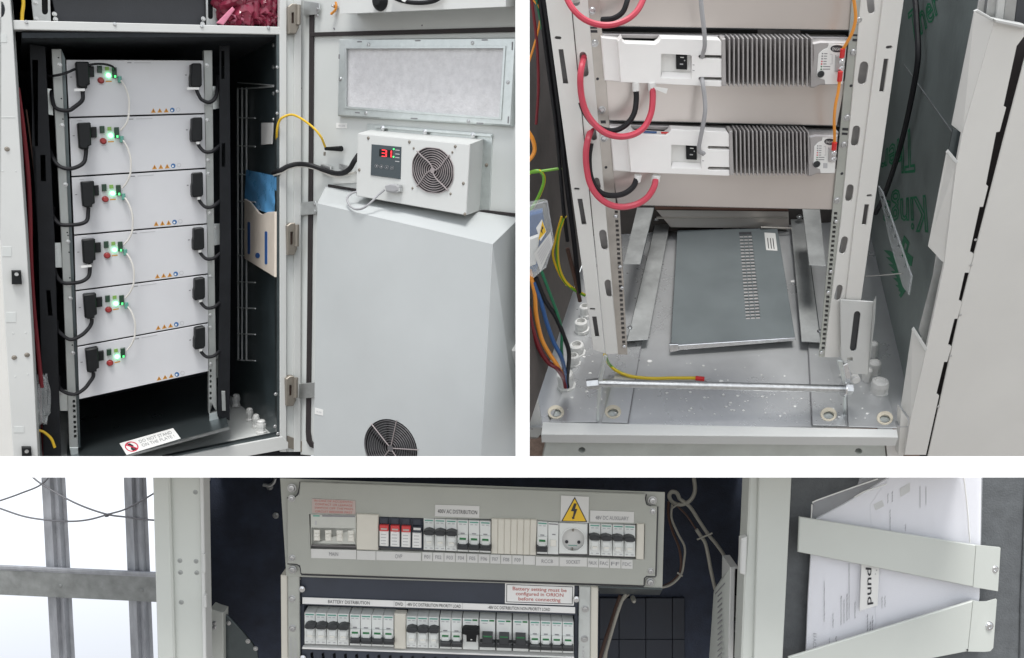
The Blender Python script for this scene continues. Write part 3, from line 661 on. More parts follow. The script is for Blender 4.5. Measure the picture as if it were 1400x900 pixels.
for s in (.2,.36,.54,.72):
    c = bil(dq,s,.68+.0*s); k = part('key', ext(circ(c,2.7,12), A0, .0004, 0, [circ(c,2.3,12)], off=.0084), 'ink_grey', ds)
    part('key_mark', ext(circ(c,1.1 if s < .5 else .8,4), A0, .0003, off=.0084), 'ink_soft', k)
cn = [(525,254),(533,251.5),(541,252.5),(545,255),(545,261),(539,263.5),(527,262)]
dc_ = thing('data_cable', 'grey data cable with screw-in connector looping below the display', 'cable', A0.hit((500,285)))
part('connector', ext(cn, A0, .014, .003, off=.022), 'grey_cable', dc_); part('collar', ext([(540,252.2),(545.5,253),(546,262),(540,263)], A0, .012, .001, off=.02), 'bolt_steel', dc_)
part('sheath', tube([A0.hit(p,o) for p,o in (((526,259.5),.016),((517,267),.026),((508,276),.042),((497,284.5),.052),((486,286),.052),((478,281),.045),((474.5,272),.03),((480,265),.012),((489,262),.0))], px(A0,(500,280),1.5), 8), 'grey_cable', dc_)
# --------------------------------------------------------------- lower cover
C0 = DA.off(.15)
cv = thing('door_cover', 'large smooth grey cover with sloped top on the lower door', 'cover', DA.hit((560,640)))
bt = [DA.hit((446,254)), DA.hit((712,296.5)), DA.hit((716,648)), DA.hit((444,650))]
ft = [C0.hit((434,278)), C0.hit((673.7,334)), C0.hit((656.5,648)), C0.hit((428.5,640))]
def shell(ft, bt):
    return hexa(ft, bt)
fc = (534,613)
hole = circ(fc, 36.5, 40, 39.5)
sk = .17
hole = [(x, y+(x-fc[0])*sk) for x, y in hole]
part('front', ext([(434,278),(673.7,334),(656.5,648),(428.5,640)], C0, .003, 0, [hole]), 'cover_grey', cv)
part('top_slope', sheet([ft[0], ft[1], bt[1], bt[0]], V((0,.002,0))), 'cover_grey', cv)
part('side', sheet([ft[1], ft[2], bt[2], bt[1]], V((-.002,0,0))), 'cover_grey', cv)
part('side', sheet([ft[0], bt[0], bt[3], ft[3]], V((.002,0,0))), 'cover_grey', cv)
part('edge_gasket', ext([(448,252),(500,260.5),(640,293.5),(655,288),(661,287),(716,293),(716,297),(661,290.5),(641,297.5),(500,264),(448,255.5)], DA, .008, .001, off=.106 if False else .012), 'gasket', cv)
part('fan_recess', ext([(x,y) for x,y in hole], C0, .001, off=-.03), 'fan_black', cv)
def fp2(a, r): x = 36.5*r*math.cos(a); return (fc[0]+x, fc[1]+39.5*r*math.sin(a)+x*sk)
g2 = part('fan_guard', lathe(fc, C0, [(5,0),(5,.002),(.1,.002)], .001, 16), 'guard_dark', cv)
for k in range(1,11):
    r = .12+k*.082; part('guard_ring', tube([C0.hit(fp2(2*math.pi*i/40,r),.002) for i in range(41)], px(C0,fc,.55), 5, 1), 'guard_dark', g2)
for a in (-2.35,-1.35,-.1,.9,2.2): part('guard_spoke', tube([C0.hit(fp2(a,r),.004) for r in (.1,.5,1.03)], px(C0,fc,.8), 6, 2), 'fan_ring', g2)
for b_ in range(7):
    a = 2*math.pi*b_/7; part('fan_blade', ext([fp2(a,.25),fp2(a+.5,.28),fp2(a+.95,.9),fp2(a+.5,.95),fp2(a+.15,.9)], C0, .001, off=-.012), 'toggle_black', cv)
q = [(430.5,557.5),(441.8,560.5),(441.6,568.5),(430.3,566)]; k = part('tag', ext(q, C0, .0006, off=.001), 'label_white', cv); text('MA 3304', sub(q,.2,.4,.8,.7), C0, 'ink_soft', k, .0014)
# --------------------------------------------------------------- cables crossing to the door
yc = thing('yellow_cable', 'yellow cable arching from the side wall to the grey door', 'cable', FA.hit((380,200)))
part('sheath', tube([FA.hit((378.7,200),-.02),FA.hit((378.5,182),.01),FA.hit((381,168),.02),FA.hit((387,160.5),.03),FA.hit((402,157.5),.04),DA.hit((424,171),.05),DA.hit((438,186),.04),DA.hit((444.6,201),.02)], px(FA,(400,160),1.6)), 'yellow_cable', yc)
part('connector', tube(on(DA, [(445,203.5),(456,203.5),(467,203.5)], .015), lambda t: px(DA,(450,203),2.2+1.5*t), 10, 2), 'black_plastic', yc)
part('connector_end', tube(on(DA, [(444,208),(443.5,213)], .015), px(DA,(450,203),1.6), 8, 1), 'hinge_metal', yc)
part('sleeve', tube(on(FA, [(378.5,198),(378.5,234)], -.01), px(FA,(378,220),2.4), 8, 1), 'black_rubber', yc)
bc = [FA.hit((374,236.5),-.02),FA.hit((382,234),.02),FA.hit((394,227.5),.03),FA.hit((408,224.5),.04),DA.hit((424,226),.035),DA.hit((440,231.5),.02),DA.hit((456,236.5),.02),DA.hit((468,237),.03),DA.hit((478,231),.035),DA.hit((484,221),.035),DA.hit((490,212),.02)]
cable('cable_bundle', bc, px(FA,(420,230),3.3), 'black_rubber', 'thick black cable bundle running from the side wall behind the cooling unit')
cable('white_cable', [p+V((0,.006,.002)) for p in bc[:6]]+[DA.hit((456,241),.015),DA.hit((470,240),.02),DA.hit((487,236),.02)], px(FA,(420,230),1.7), 'white_cable', 'pale cable following underneath the black bundle')
for x in (438,463): part('cable_clip', ext([(x,224),(x+14,227.5),(x+14,234),(x,231)], DA, .008, .002, off=.012), 'bolt_steel', dr)
part('cable_plate', ext([(455,238),(488,234),(489,250),(456,252)], DA, .002, .0005, off=.003), 'cab_pale', dr)
# ================================================================== BAY B
cb = thing('inverter_cabinet', 'open outdoor cabinet with foil lined walls and bare steel floor', 'cabinet', GB.hit((985,590)))
fl = [(760,576),(845,250),(1150,250),(1246,596),(1230,640),(724,640)]
part('floor_panel', ext([(717,585),(840,240),(1215,240),(1262,540),(1243,583)], GB, .004), 'floor_steel', cb)
part('back_wall', ext([(700,-60),(1330,-60),(1300,330),(740,330)], BB, .01), 'rough_wall', cb)
# left wall and right insulated wall run back from the front frame
def bside(pl, top, bot, d): 
    A = pl.hit(top); B = pl.hit(bot); return [A, B, B+wB*d, A+wB*d]
part('side_wall', sheet(bside(SBl, (717,-80), (717,600), 1.0), -uB*.01), 'rough_wall', cb)
q_ = bside(SBl, (716,-80), (716,600), .9)
part('bounce_skin', sheet([p-uB*.016 for p in q_], -uB*.003), 'cab_pale', cb)  # pale skin added to bounce light onto the side of bay A's door cover
iw = thing('insulation_board', 'grey foil insulation board printed with green lettering', 'insulation', SBr.hit((1236,515)))
part('foil_face', ext([(1180,-30),(1385,-30),(1345,60),(1310,240),(1268,440),(1247,520),(1240,575),(1236,515),(1190,345),(1160,330)], SBr, .02), 'foil_board', iw)
part('foil_face', sheet([SBr.hit((1236,515),-.004), SBr.hit((1240,540),-.004), SBr.hit((1345,-40),-.004), SBr.hit((1345,-40),-.004)+wB*1.0, SBr.hit((1236,515),-.004)+wB*1.1], uB*.01), 'foil_board', iw)
text('Ther', [(1241,18),(1277,-19),(1287,14),(1246,66)], SBr, 'ink_green', iw, .001, outline=.022)
text('Ther', [(1251,236),(1203,240),(1206,208),(1249,170)], SBr, 'ink_green', iw, .001, outline=.022)
text('Kings', [(1269,318),(1206,316),(1209,262),(1264,250)], SBr, 'ink_green', iw, .001, outline=.022)
part('logo_mark', [ext([(1236,322),(1243,332),(1240,345),(1248,352),(1246,364),(1238,362),(1231,345),(1232,334)], SBr, .0006, 0, [[(1237,331),(1240,335),(1238,342),(1235,340)]], off=.001)], 'ink_green', iw)
lf = []
for k in range(6):
    y = 342+k*9.5; x = 1213+k*3.2
    lf.append(ext([(x-5,y),(x+4,y+1),(x+10,y+6),(1233-k*.3,y+18+ (5-k)*3),(1226+k*.6,y+14+(5-k)*3),(x+4,y+9)], SBr, .0006, off=.001+k*.0001))
for g in lf: part('logo_leaf', g, 'ink_green', iw)
part('seam', tube(on(SBr, [(1236,88),(1262,125),(1305,185)], .001), .0012, 5, 2), 'galvanised', iw)
# front sill, plinth, ground strip
part('sill', ext([(742,577),(1226,587),(1228,598),(740,594)], GB, .03, .001, off=.012), 'cab_pale', cb)
part('sill_face', ext([(724,592),(1228,597),(1230,603),(724,600)], FB, .02, .001, off=.02), 'plinth', cb)
part('plinth', ext([(748,600),(1209,603),(1213,645),(738,645)], FB, .04, .001, [circ((795.5,615.5),5,12,4),circ((1174,617),5,12,4)], off=.05), 'plinth', cb)
part('plinth_hole', ext(rect(785,606,806,626), FB, .001, off=.03), 'brown_cable', cb); part('plinth_hole', ext(rect(1164,607,1184,627), FB, .001, off=.03), 'brown_cable', cb)
part('left_jamb', ext([(700,480),(724,478),(730,520),(742,590),(735,600),(700,600)], FB, .03, .001, off=.03), 'cab_pale', cb)
screw((727.5,585.5), FB, 2, cb, .03, 'dot', 'brown_cable', 'rust_spot')
solo('soil', ext([(690,597),(745,599),(1250,602),(1270,640),(1270,648),(717,648),(717,597)][1:], FB, .05, off=.03), 'soil', None, None, kind='structure')
solo('pale_paving', ext([(1211,604),(1231,605),(1240,645),(1216,645)], FB, .06, off=.045), 'label_white', None, None, kind='structure')
# raised floor strips with seams and holes
for q, nm in (([(845,576),(878,466),(908,330),(917,330),(882,466),(858.7,577)],'a'), ([(1111,581),(1104,466),(1092,330),(1086,330),(1098,466),(1106,581)],'b')):
    pass
strips = (([(822,577),(852,470),(858.5,470),(877.5,466),(858.7,578)],'floor_steel'), ([(1105.5,466),(1127,470),(1157,582),(1111,581)],'floor_steel'), ([(752,577),(790,486),(822,486),(818,577)],'floor_steel'), ([(1160,583),(1157,500),(1205,505),(1226,585)],'floor_steel'))
holes = ([(838,562.5)],[(1133,566)],[(760,563)],[(1210,571)])
for (q, m), hs_ in zip(strips, holes):
    h = [circ(c, 10.5, 18, 8.5) for c in hs_]
    part('floor_strip', ext(q, GB, .003, .0006, h, off=.008), m, cb)
    for c in hs_:
        part('bush', ext(circ(c,11.3,20,9.2), GB, .004, .001, [circ((c[0],c[1]+1.5),7.4,18,5.6)], off=.0105), 'gland_cream', cb)
        part('bush_base', ext(circ(c,8.5,16,6.5), GB, .001, off=.003), 'galv_light', cb)
for c in ((844,529.5),(1130,536)): part('bush', ext(circ(c,6.5,16,4.4), GB, .002, .0006, off=.003), 'gland_cream', cb)
for p in (((858.7,578),(877.5,466),(884,430)),((1111,581),(1105,466),(1103,430))):
    part('floor_seam', tube(on(GB, p, .0084), .0013, 5, 1), 'ink_grey', cb)
# rear box across the back
rb = thing('rear_box', 'rusty edged steel channel across the back of the floor', 'channel', BB.hit((985,312)))
part('channel', ext([(896,286),(1078,288),(1079,313),(917,311)], BB, .05, .001, off=.05), 'shelf_steel', rb)
part('channel_lip', ext([(896,285.5),(1078,287.5),(1078,289.5),(896,287.5)], BB, .02, off=.058), 'brown_cable', rb)
part('channel_ridge', ext([(898,298),(1077,297.5),(1077,299),(898,299.5)], BB, .01, off=.054), 'rail_steel', rb)
part('drip_bar', tube(on(BB, [(1040,311),(1082,312.5)], .07), .004, 6, 1), 'rail_steel', rb)
# angle rails
for name_, q, lab in (('floor_rail', [(857,466),(886,464),(917,299),(897,300)], 'long grey angle rail on the floor left of the loose panel'), ('floor_rail', [(1096,466.5),(1122,468),(1100,300),(1081,300)], 'long grey angle rail on the floor right of the loose panel')):
    t = thing(name_, lab, 'rail', GB.hit(q[0])); part('flange', ext(q, GB, .002, .0006, off=.03), 'galvanised', t)
    part('web', sheet([GB.hit(q[0] if 'left' in lab else q[1],.03), GB.hit(q[3] if 'left' in lab else q[2],.03), GB.hit(q[3] if 'left' in lab else q[2],.0), GB.hit(q[0] if 'left' in lab else q[1],.0)], uB*.002), 'galv_dark', t)
    screw((861,448) if 'left' in lab else (1121,453), GB, 2.4, t, .032, 'hex', 'chrome')
for q, lab in (([(852.5,361),(875.5,361),(894,284),(871,284)], 'short upper side rail behind the left rack post'), ([(1106,362),(1129,364),(1121,286),(1097,286)], 'short upper side rail behind the right rack post')):
    t = thing('side_rail', lab, 'rail', FB.hit(q[0],-.1)); part('flange', ext(q, GB, .002, .0006, off=.17), 'galvanised', t)
    a_, b_ = (q[1], q[2]) if 'left' in lab else (q[0], q[3])
    part('web', sheet([GB.hit(a_,.17), GB.hit(b_,.17), GB.hit(b_,.15), GB.hit(a_,.15)], uB*.002), 'galv_dark', t)
for p in ((897,300),(1093,297)): screw(p, GB, 3, cb, .05, 'hex')
# loose grille panel on the floor
LP = GB.off(.03)
lp = thing('loose_panel', 'blue grey steel panel with slotted vent lying on the floor', 'panel', GB.hit((1000,470)))
lq = [(926,315),(1063,312),(1087.5,463),(917,474)]
hl = []
for r in range(26):
    t = .055+r*.029
    for c_ in range(3):
        hl.append(sub(lq, .617-.012*0+ c_*.042, t, .617+c_*.042+.036, t+.021))
part('sheet', ext(lq, LP, .003, .001, hl), 'panel_bluegrey', lp)
part('mesh_backing', ext(sub(lq,.6,.04,.76,.83), LP, .001, off=-.0036), 'heatsink', lp)
part('end_slots', ext(sub(lq,.612,.028,.735,.05), LP, .001, off=.0006), 'ink', lp)
part('front_fold', ext([(917,473),(1087.5,462),(1088,466),(918,480)], FB, .004, .001, off=-.07), 'chrome', lp)
part('end_cap', ext([(915,471.5),(927.5,471),(928,480),(916,482)], FB, .006, .001, off=-.06), 'chrome', lp)
sq = [(1045,318),(1060,319),(1063,343),(1047.5,342)]
k = part('sticker', ext(sq, LP, .0005, off=.0007), 'label_grey', lp)
for s in (.2,.45,.68): part('print_mark', ext(sub(sq,s,.3,s+.08,.9), LP, .0003, off=.0011), 'ink', k)
# --------------------------------------------------------------- rack posts
rkb = thing('equipment_rack', 'white slotted rack posts standing either side of the inverters', 'rack', FB.hit((840,486)))
FBw = FB.off(.012)
fl_h = [stad((760.5,51.8),(765.5,52.2),2.2,4), [(763.5,67.5),(770,67.5),(777,115),(770,115)], stad((786.5,258.3),(791,258.8),1.7,4), [(789.5,272),(796,272),(802,307.5),(795.5,307.5)], stad((807.5,422.7),(812.5,423),1.5,4), [(809.5,433),(815.5,433),(819.5,461),(813.8,461)]]
part('post_flange', ext([(745,-8),(779,-8),(827,484),(811,478)], FBw, .004, .0008, fl_h, off=.004), 'cab_warm', rkb)
part('flange_back', ext([(750,-8),(776,-8),(822,470),(812,470)], FBw, .001, off=-.012), 'heatsink_dark', rkb)
ff_h = [stad((797,76),(800,101),5), stad((811,179),(812.2,189),4), stad((815.5,247),(817.5,256),4), stad((824,319),(827,337),5), stad((831,387),(833.6,402),4.6), stad((786,-6),(788,4),5)]
part('post_face', ext([(780.5,-8),(803,-8),(845,484),(828,485)], FBw, .004, .0008, ff_h), 'cab_warm', rkb)
part('face_back', ext([(782,-8),(800,-8),(842,470),(828,470)], FBw, .001, off=-.02), 'heatsink', rkb)
sqs = []
for r in range(30):
    y = 290+r*6.35; x = 842.6+(y-290)*.057
    sqs.append(rect(x-2.2, y-2, x+2.2, y+2))
part('post_rail', ext([(802,-8),(819,-8),(842,280),(847,285),(858,485),(844,485),(828,290)], FBw, .003, .0005, sqs, off=-.003), 'rail_steel', rkb)
part('rail_back', ext([(838,284),(848,284),(857,480),(848,480)], FBw, .001, off=-.014), 'heatsink_dark', rkb)
for p in ((809.6,14.5),(813,59),(822.7,150.5),(826,189)): screw(p, FBw, 4.3, rkb, -.003, 'pan', 'bolt_steel')
for p in ((817,108),(828.5,229)): screw(p, FBw, 2, rkb, -.003, 'dot', 'ink')
for p in ((842,296),(848,365),(850.5,394),(853.5,474)): screw(p, FBw, 2.2, rkb, .0, 'pan', 'chrome', 'cage_nut')
for q in ([(806,37),(816,37),(816.5,39.5),(806.5,39.5)], [(806.5,41.5),(816.5,41.5),(817,45),(807,45)], [(821,165),(828,165),(828.5,169),(821.5,169)]): part('rail_slot', ext(q, FBw, .001, off=-.0022), 'ink', rkb)
# right post
fr_h = [stad((1213.2,65),(1218,64.5),2.2,4), [(1208.5,80.5),(1215,80.5),(1208.5,126),(1201.8,126)], stad((1186.5,267.8),(1191,267.5),1.7,4), [(1182,279.5),(1188.5,279.5),(1184.5,308),(1178,308)]]
part('post_flange', ext([(1208.5,-8),(1237,-8),(1191.6,310),(1177,413),(1158,413),(1146.5,488)][:3]+[(1177,413),(1176,500),(1148,488),(1167.5,310)], FBw, .004, .0008, fr_h, off=.004), 'cab_warm', rkb)
part('flange_back', ext([(1210,-8),(1230,-8),(1185,310),(1170,310)], FBw, .001, off=-.012), 'heatsink_dark', rkb)
fc_h = [stad((1189.5,-4),(1191.5,14),5.2,5), stad((1178.5,110),(1181.5,90),6), stad((1168.5,195),(1171,177),5.3), stad((1160.5,271),(1162.5,257),5), stad((1151.8,343),(1155,328),4.8), stad((1145,407),(1148,394),4.6)]
part('post_face', ext([(1178,-8),(1207.5,-8),(1166.8,310),(1147,489),(1127,489),(1151,290)], FBw, .004, .0008, fc_h), 'cab_warm', rkb)
part('face_back', ext([(1182,-8),(1200,-8),(1162,310),(1146,470),(1138,470)], FBw, .001, off=-.02), 'heatsink', rkb)
sqs = []
for r in range(30):
    y = 292+r*6.35; x = 1142.5-(y-292)*.092
    sqs.append(rect(x-2.3, y-2, x+2.3, y+2))
part('post_rail', ext([(1166,-8),(1179,-8),(1152,285),(1128.5,489),(1119.5,488),(1138.5,285),(1160,60)], FBw, .003, .0005, sqs, off=-.003), 'rail_green', rkb)
part('rail_back', ext([(1140,284),(1147,284),(1128,480),(1121,480)], FBw, .001, off=-.014), 'heatsink_dark', rkb)
for p in ((1174,27.5),(1166.5,71.5),(1158,161),(1153.5,198),(1144.5,274)): screw(p, FBw, 4.3, rkb, -.003, 'pan', 'bolt_steel')
for p in ((1163.5,117.5),(1151,237.5)): screw(p, FBw, 2, rkb, -.003, 'dot', 'ink')
for p in ((1143.5,303),(1136,371.5),(1132.5,400),(1123,482)): screw(p, FBw, 2.2, rkb, .0, 'pan', 'chrome', 'cage_nut')
for q in ([(1166.5,47),(1174,47.5),(1173.5,50),(1166,49.5)], [(1166,53),(1173,53.5),(1172.5,57),(1165.5,56.5)], [(1152,175),(1160,175.5),(1159.5,179),(1151.5,178.5)], [(1151.5,181.5),(1159,182),(1158.5,185),(1151,184.5)]): part('rail_slot', ext(q, FBw, .001, off=-.0022), 'ink', rkb)
# lower right bracket
br = thing('post_bracket', 'white slotted channel bracket fixed to the foot of the right post', 'bracket', FB.hit((1180,510)))
part('plate', ext([(1149,410),(1194,413),(1187,512),(1165,512),(1150,490)], FBw, .003, .0008, [stad((1172,430),(1166.5,476),4.6), rect(1158,489,1166,494)], off=.012), 'cab_pale', br)
part('lip', sheet([FBw.hit((1194,413),.012),FBw.hit((1198,405),.03),FBw.hit((1196,440),.03),FBw.hit((1187,512),.012)], wB*.002), 'cab_pale', br)
part('slot_back', ext([(1162,424),(1178,424),(1172,482),(1160,482)], FBw, .001, off=.0075), 'toggle_black', br)
part('catch', ext([(1153,500),(1159,497),(1163,512),(1161,536),(1157,538),(1156,520)], FBw, .008, .001, off=.02), 'chrome', br)
part('bush', lathe((1168,516), FBw, [(6,0),(6,.012),(4.5,.014),(.1,.014)], 0, 14), 'gland_white', br)
# --------------------------------------------------------------- shelf plates
for k, (q, lab) in enumerate((([(818,-8),(1170,-8),(1165.5,41.5),(820,36)], 'topmost bare steel blanking plate at the upper picture edge'), ([(824,104),(1156,112),(1144,172.5),(833,165.5)], 'bare steel blanking plate between the two inverters'), ([(836,228),(1146,232),(1139,287),(845,281)], 'bare steel blanking plate under the lower inverter'))):
    t = thing('blanking_plate', lab, 'plate', FB.hit(q[3]), 'steel blanking plates'); part('sheet', ext(q, FB, .002, .0006, off=.004), 'shelf_steel', t)
    part('return_fold', sheet([FB.hit(q[3],.004), FB.hit(q[2],.004), FB.hit(q[2],.004)+wB*.06, FB.hit(q[3],.004)+wB*.06], vB*-.002), 'galv_dark', t)
# --------------------------------------------------------------- inverters
def hom(src, dst):
    import numpy as np
    A = []; B = []
    for (x, y), (X, Y) in zip(src, dst):
        A += [[x,y,1,0,0,0,-X*x,-X*y],[0,0,0,x,y,1,-Y*x,-Y*y]]; B += [X,Y]
    h = np.linalg.solve(np.array(A,float), np.array(B,float))
    return lambda p: ((h[0]*p[0]+h[1]*p[1]+h[2])/(h[6]*p[0]+h[7]*p[1]+1), (h[3]*p[0]+h[4]*p[1]+h[5])/(h[6]*p[0]+h[7]*p[1]+1))
src = [(821.5,50.4),(1159,57.4),(1153,117.5),(826.3,110.8)]
for i, dst in enumerate((src, [(833.7,174),(1146,186),(1142.4,238.5),(839,234)])):
    g = hom(src, dst); G_ = lambda L_: [g(p) for p in L_]
    wn = ('upper','lower')[i]
    iv = thing('inverter', f'white inverter with finned grey heatsink, {wn} of the two', 'inverter', FB.hit(g((990,118))), 'rack mounted inverters')
    part('casing', ext(G_([(820,37.5),(1163,43),(1156,116),(828,109)]), FB, .25, off=-.014), 'black_plastic', iv)
    part('top_lip', ext(G_([(821,46.5),(1160,51.5),(1159,58),(821.5,52)]), FB, .02, .001, off=.006), 'heatsink', iv)
    part('top_label', ext(G_([(1036,40),(1094,41.5),(1095,49),(1036,48)]), FB, .001, off=-.0125), 'heatsink_dark', iv)
    part('end_block', ext(G_([(821.5,50.4),(846,53),(849,112.5),(826.3,110.8)]), FB, .03, .002, off=.018), 'plastic_white', iv)
    arc = lambda y: [(957.5+2.2*math.cos(R(90)+R(180)*k/5)*1.0, y-2.2*math.sin(R(90)+R(180)*k/5)) for k in range(6)]
    cvr = G_([(844.6,57),(850,50.4),(851,56),(855,59),(896,60.3),(901,57),(904,51.8),(984,54.4),(987,58),(987,76.2)]+arc(77.8)+[(987,80.6),(987,106.4)]+arc(108)+[(987,110.6),(987,118),(984.5,119),(848.7,112.8)])
    win = G_([(903.8,74.3),(906,73.6),(944,75.4),(946,77),(946,108.6),(903.5,107)])
    cp = part('front_cover', ext(cvr, FB, .022, .0012, [win], off=.034), 'plastic_white', iv)
    part('slot_back', ext(G_([(952,72),(988,73),(988,114),(952,113)]), FB, .001, off=.02), 'toggle_black', cp)
    part('window_back', ext(G_([(902,72),(948,74),(948,111),(902,109)]), FB, .001, off=.021), 'label_white', cp)
    part('window_sill', sheet([FB.hit(p,o) for p,o in zip(G_([(905,98.5),(945.5,99.5),(946,108.6),(903.5,107)]), (.023,.023,.0335,.0335))], wB*.001), 'plastic_white', cp)
    sw = part('rocker_switch', ext(G_([(924.7,75.4),(939.6,76.2),(939.6,95.6),(925,95)]), FB, .006, .001, off=.028), 'black_plastic', cp)
    part('switch_mark', ext(G_([(930,78),(935,78.3),(935,79.4),(930,79.1)]), FB, .0003, off=.0285), 'label_white', sw); part('switch_mark', ext(G_([(929.5,87),(934,87.2),(934,88.8),(929.5,88.6)]), FB, .0003, off=.0285), 'ink_soft', sw); part('switch_mark', ext(G_(circ((936,83),1,6)), FB, .0003, off=.0285), 'ink_soft', sw)
    for y in (88.5,96.2): part('print_mark', ext(G_([(947,y),(949.6,y+.2),(949.6,y+1),(947,y+.8)]), FB, .0003, off=.0346), 'ink_grey', cp)
    if i == 1:
        part('terminal_mark', ext(G_([(866,55),(884,55.5),(884,58),(866,57.5)]), FB, .002, off=.030), 'blue_cable', cp); part('terminal_mark', ext(G_([(890,55.8),(906,56.2),(906,58.6),(890,58.2)]), FB, .002, off=.030), 'red_crimp', cp)
    hs2 = part('heatsink', ext(G_([(987,53),(1112,55),(1110,116),(987,114.5)]), FB, .02, off=.006), 'heatsink_dark', iv)  # base darker than the fins: shade of the gaps put into its colour
    part('heatsink_wall', ext(G_([(987,53.5),(992,53),(993,118),(987,117.5)]), FB, .03, .001, off=.036), 'heatsink', iv)
    for k in range(19):
        x = 996.5+6.25*k
        part('fin', ext(G_([(x,52.6),(x+2.1,52.7),(x+2.1,118),(x+1.2,119.6),(x,118)]), FB, .034, .0004, off=.036), 'heatsink', hs2)
    part('end_cap', ext(G_([(1110,59),(1122,56.5),(1159,57.4),(1153,117),(1122,117),(1113,121),(1108,120.5),(1106,112),(1111,80)]), FB, .03, .003, off=.032), 'heatsink', iv)
    lb = G_([(1133,60),(1156,61.2),(1151.5,115.5),(1128.5,115.5),(1127.5,109.5),(1121,107.5),(1116.5,104),(1119,74),(1125,68.5),(1131.5,65.5)])
    lbp = part('label_plate', ext(lb, FB, .001, .0003, off=.0332), 'label_white', iv)
    part('oval_mark', ext(G_(circ((1144.6,66.8),9.2,20,5)), FB, .0003, off=.0336), 'ink', lbp); text('ENGAN', G_([(1138.5,65),(1151,65.6),(1150.6,69.6),(1138,69)]), FB, 'label_white', lbp, .0339)
    for r in range(7):
        y = 73.5+r*3.55; x = 1124.6-r*.3
        part('indicator', ext(G_(circ((x,y),1.1,8)), FB, .0003, off=.0336), ('ink_grey','ink_grey','ink_grey','ring_red','ring_red','green_mark','green_mark')[r], lbp)
        part('print_mark', ext(G_(rect(x+2.2,y-.6,x+(6.5 if r < 5 else 12),y+.5)), FB, .0003, off=.0336), 'ink_grey', lbp)
    part('bracket_mark', ext(G_([(1134.5,74),(1138,74),(1138,88),(1134.5,88),(1134.5,87.4),(1137.4,87.4),(1137.4,74.6),(1134.5,74.6)]), FB, .0003, off=.0336), 'ink_soft', lbp)
    part('test_socket', lathe(g((1122,101.5)), FB, [(4.6,0),(4.6,.002),(2.4,.002),(2.2,.0005),(.1,.0005)], .0336, 16), 'toggle_black', iv)
    tb = part('terminal_block', ext(G_([(1143,76.5),(1153,77),(1152,99),(1142,98.5)]), FB, .004, .001, off=.037), 'heatsink', iv)
    for p in ((1151,84.5),(1150.3,94)): screw(g(p), FB, 3.2, iv, .037, 'pan', 'chrome')
    if i == 1: part('print_mark', ext(G_([(1133,100),(1140,100.2),(1139.6,108),(1132.6,107.8)]), FB, .0003, off=.0336), 'ink_soft', lbp)
# --------------------------------------------------------------- battery leads in loops
def lead(name, pts, r, m, lab, grp=None, collar=None, tag=None):
    t = thing(name, lab, 'cable', FB.hit(pts[0][:2], .05), grp)
    P = [FB.hit(p[:2], p[2]) for p in pts]
    part('sheath', tube(P, px(FB, pts[0][:2], r)), m, t)
    if collar: part('collar', tube([FB.hit(p, .03) for p in collar], px(FB, collar[0], r+1.2), 10, 1), 'label_white', t)
    if tag: part('tag', ext(tag, FB, .001, off=.045), 'label_white', t)
    return t
lead('battery_lead', [(773,-6,.03),(783,12,.05),(798,26,.06),(817,33.5,.065),(837,34,.065),(857,27,.06),(871,15,.05),(879,0,.035),(881,-8,.03)], 4.2, 'red_cable', 'thick red lead looping at the top edge', 'red battery leads')
lead('battery_lead', [(823,27,.03),(838,25.5,.045),(851,17,.045),(857,3,.04),(859,-8,.03)], 3.8, 'black_rubber', 'black lead looping at the top edge above the upper inverter', 'black battery leads')
lead('battery_lead', [(892,117,.03),(892.5,135,.04),(890,155,.05),(881,174,.06),(866,184,.065),(848,187,.065),(828,182,.065),(811,168,.06),(800,150,.055),(794.5,128,.05),(793.5,105,.045),(796,88,.03),(799,76,-.02)], 4.3, 'red_cable', 'thick red lead looping from under the upper inverter into the post', 'red battery leads', [(891,112.5),(892,124)], [(896,119),(913,121.5),(911,128.5),(895,122)])
lead('battery_lead', [(869,117,.03),(870,135,.035),(867,155,.045),(857,170,.05),(843,178,.05),(828,178,.05),(812,170,.05),(800,155,.04),(794,140,.03)], 3.8, 'black_rubber', 'black lead looping from under the upper inverter', 'black battery leads', [(869,112.5),(869.5,124)])
lead('battery_lead', [(897,243,.03),(894,256,.045),(885,270,.055),(871,279,.06),(852,283,.065),(834,280,.065),(818,269,.06),(807,252,.055),(802,230,.05),(801,208,.045),(804,190,.03),(808,178,-.0),(811,168,-.02)], 4.3, 'red_cable', 'thick red lead looping from under the lower inverter into the post', 'red battery leads', [(897.5,240),(896,248)])
lead('battery_lead', [(871,243,.03),(866,255,.04),(855,264,.05),(840,267.5,.05),(824,265,.05),(813,254,.045),(807,238,.04),(805.5,215,.03),(808,196,.02)], 3.8, 'black_rubber', 'black lead looping from under the lower inverter', 'black battery leads', [(872.5,239.5),(871,248)])
gc = [(957.5,-8,.06),(959.5,15,.06),(962.5,40,.06),(963.5,62,.055),(961,74,.04),(959.8,79,.03)]
cable('grey_cable', [FB.hit(p[:2],p[2]) for p in gc], px(FB,(960,40),3), 'grey_cable', 'grey cable hanging from above into the upper slot of the upper inverter')
gc = [(959.5,107,.03),(961,116,.045),(963.5,135,.05),(964,152,.055),(961,172,.055),(957.5,190,.05),(955.5,202,.045),(957,208,.04),(963,209.5,.03)]
cable('grey_cable', [FB.hit(p[:2],p[2]) for p in gc], px(FB,(960,140),3), 'grey_cable', 'grey cable linking the upper inverter to the lower one')
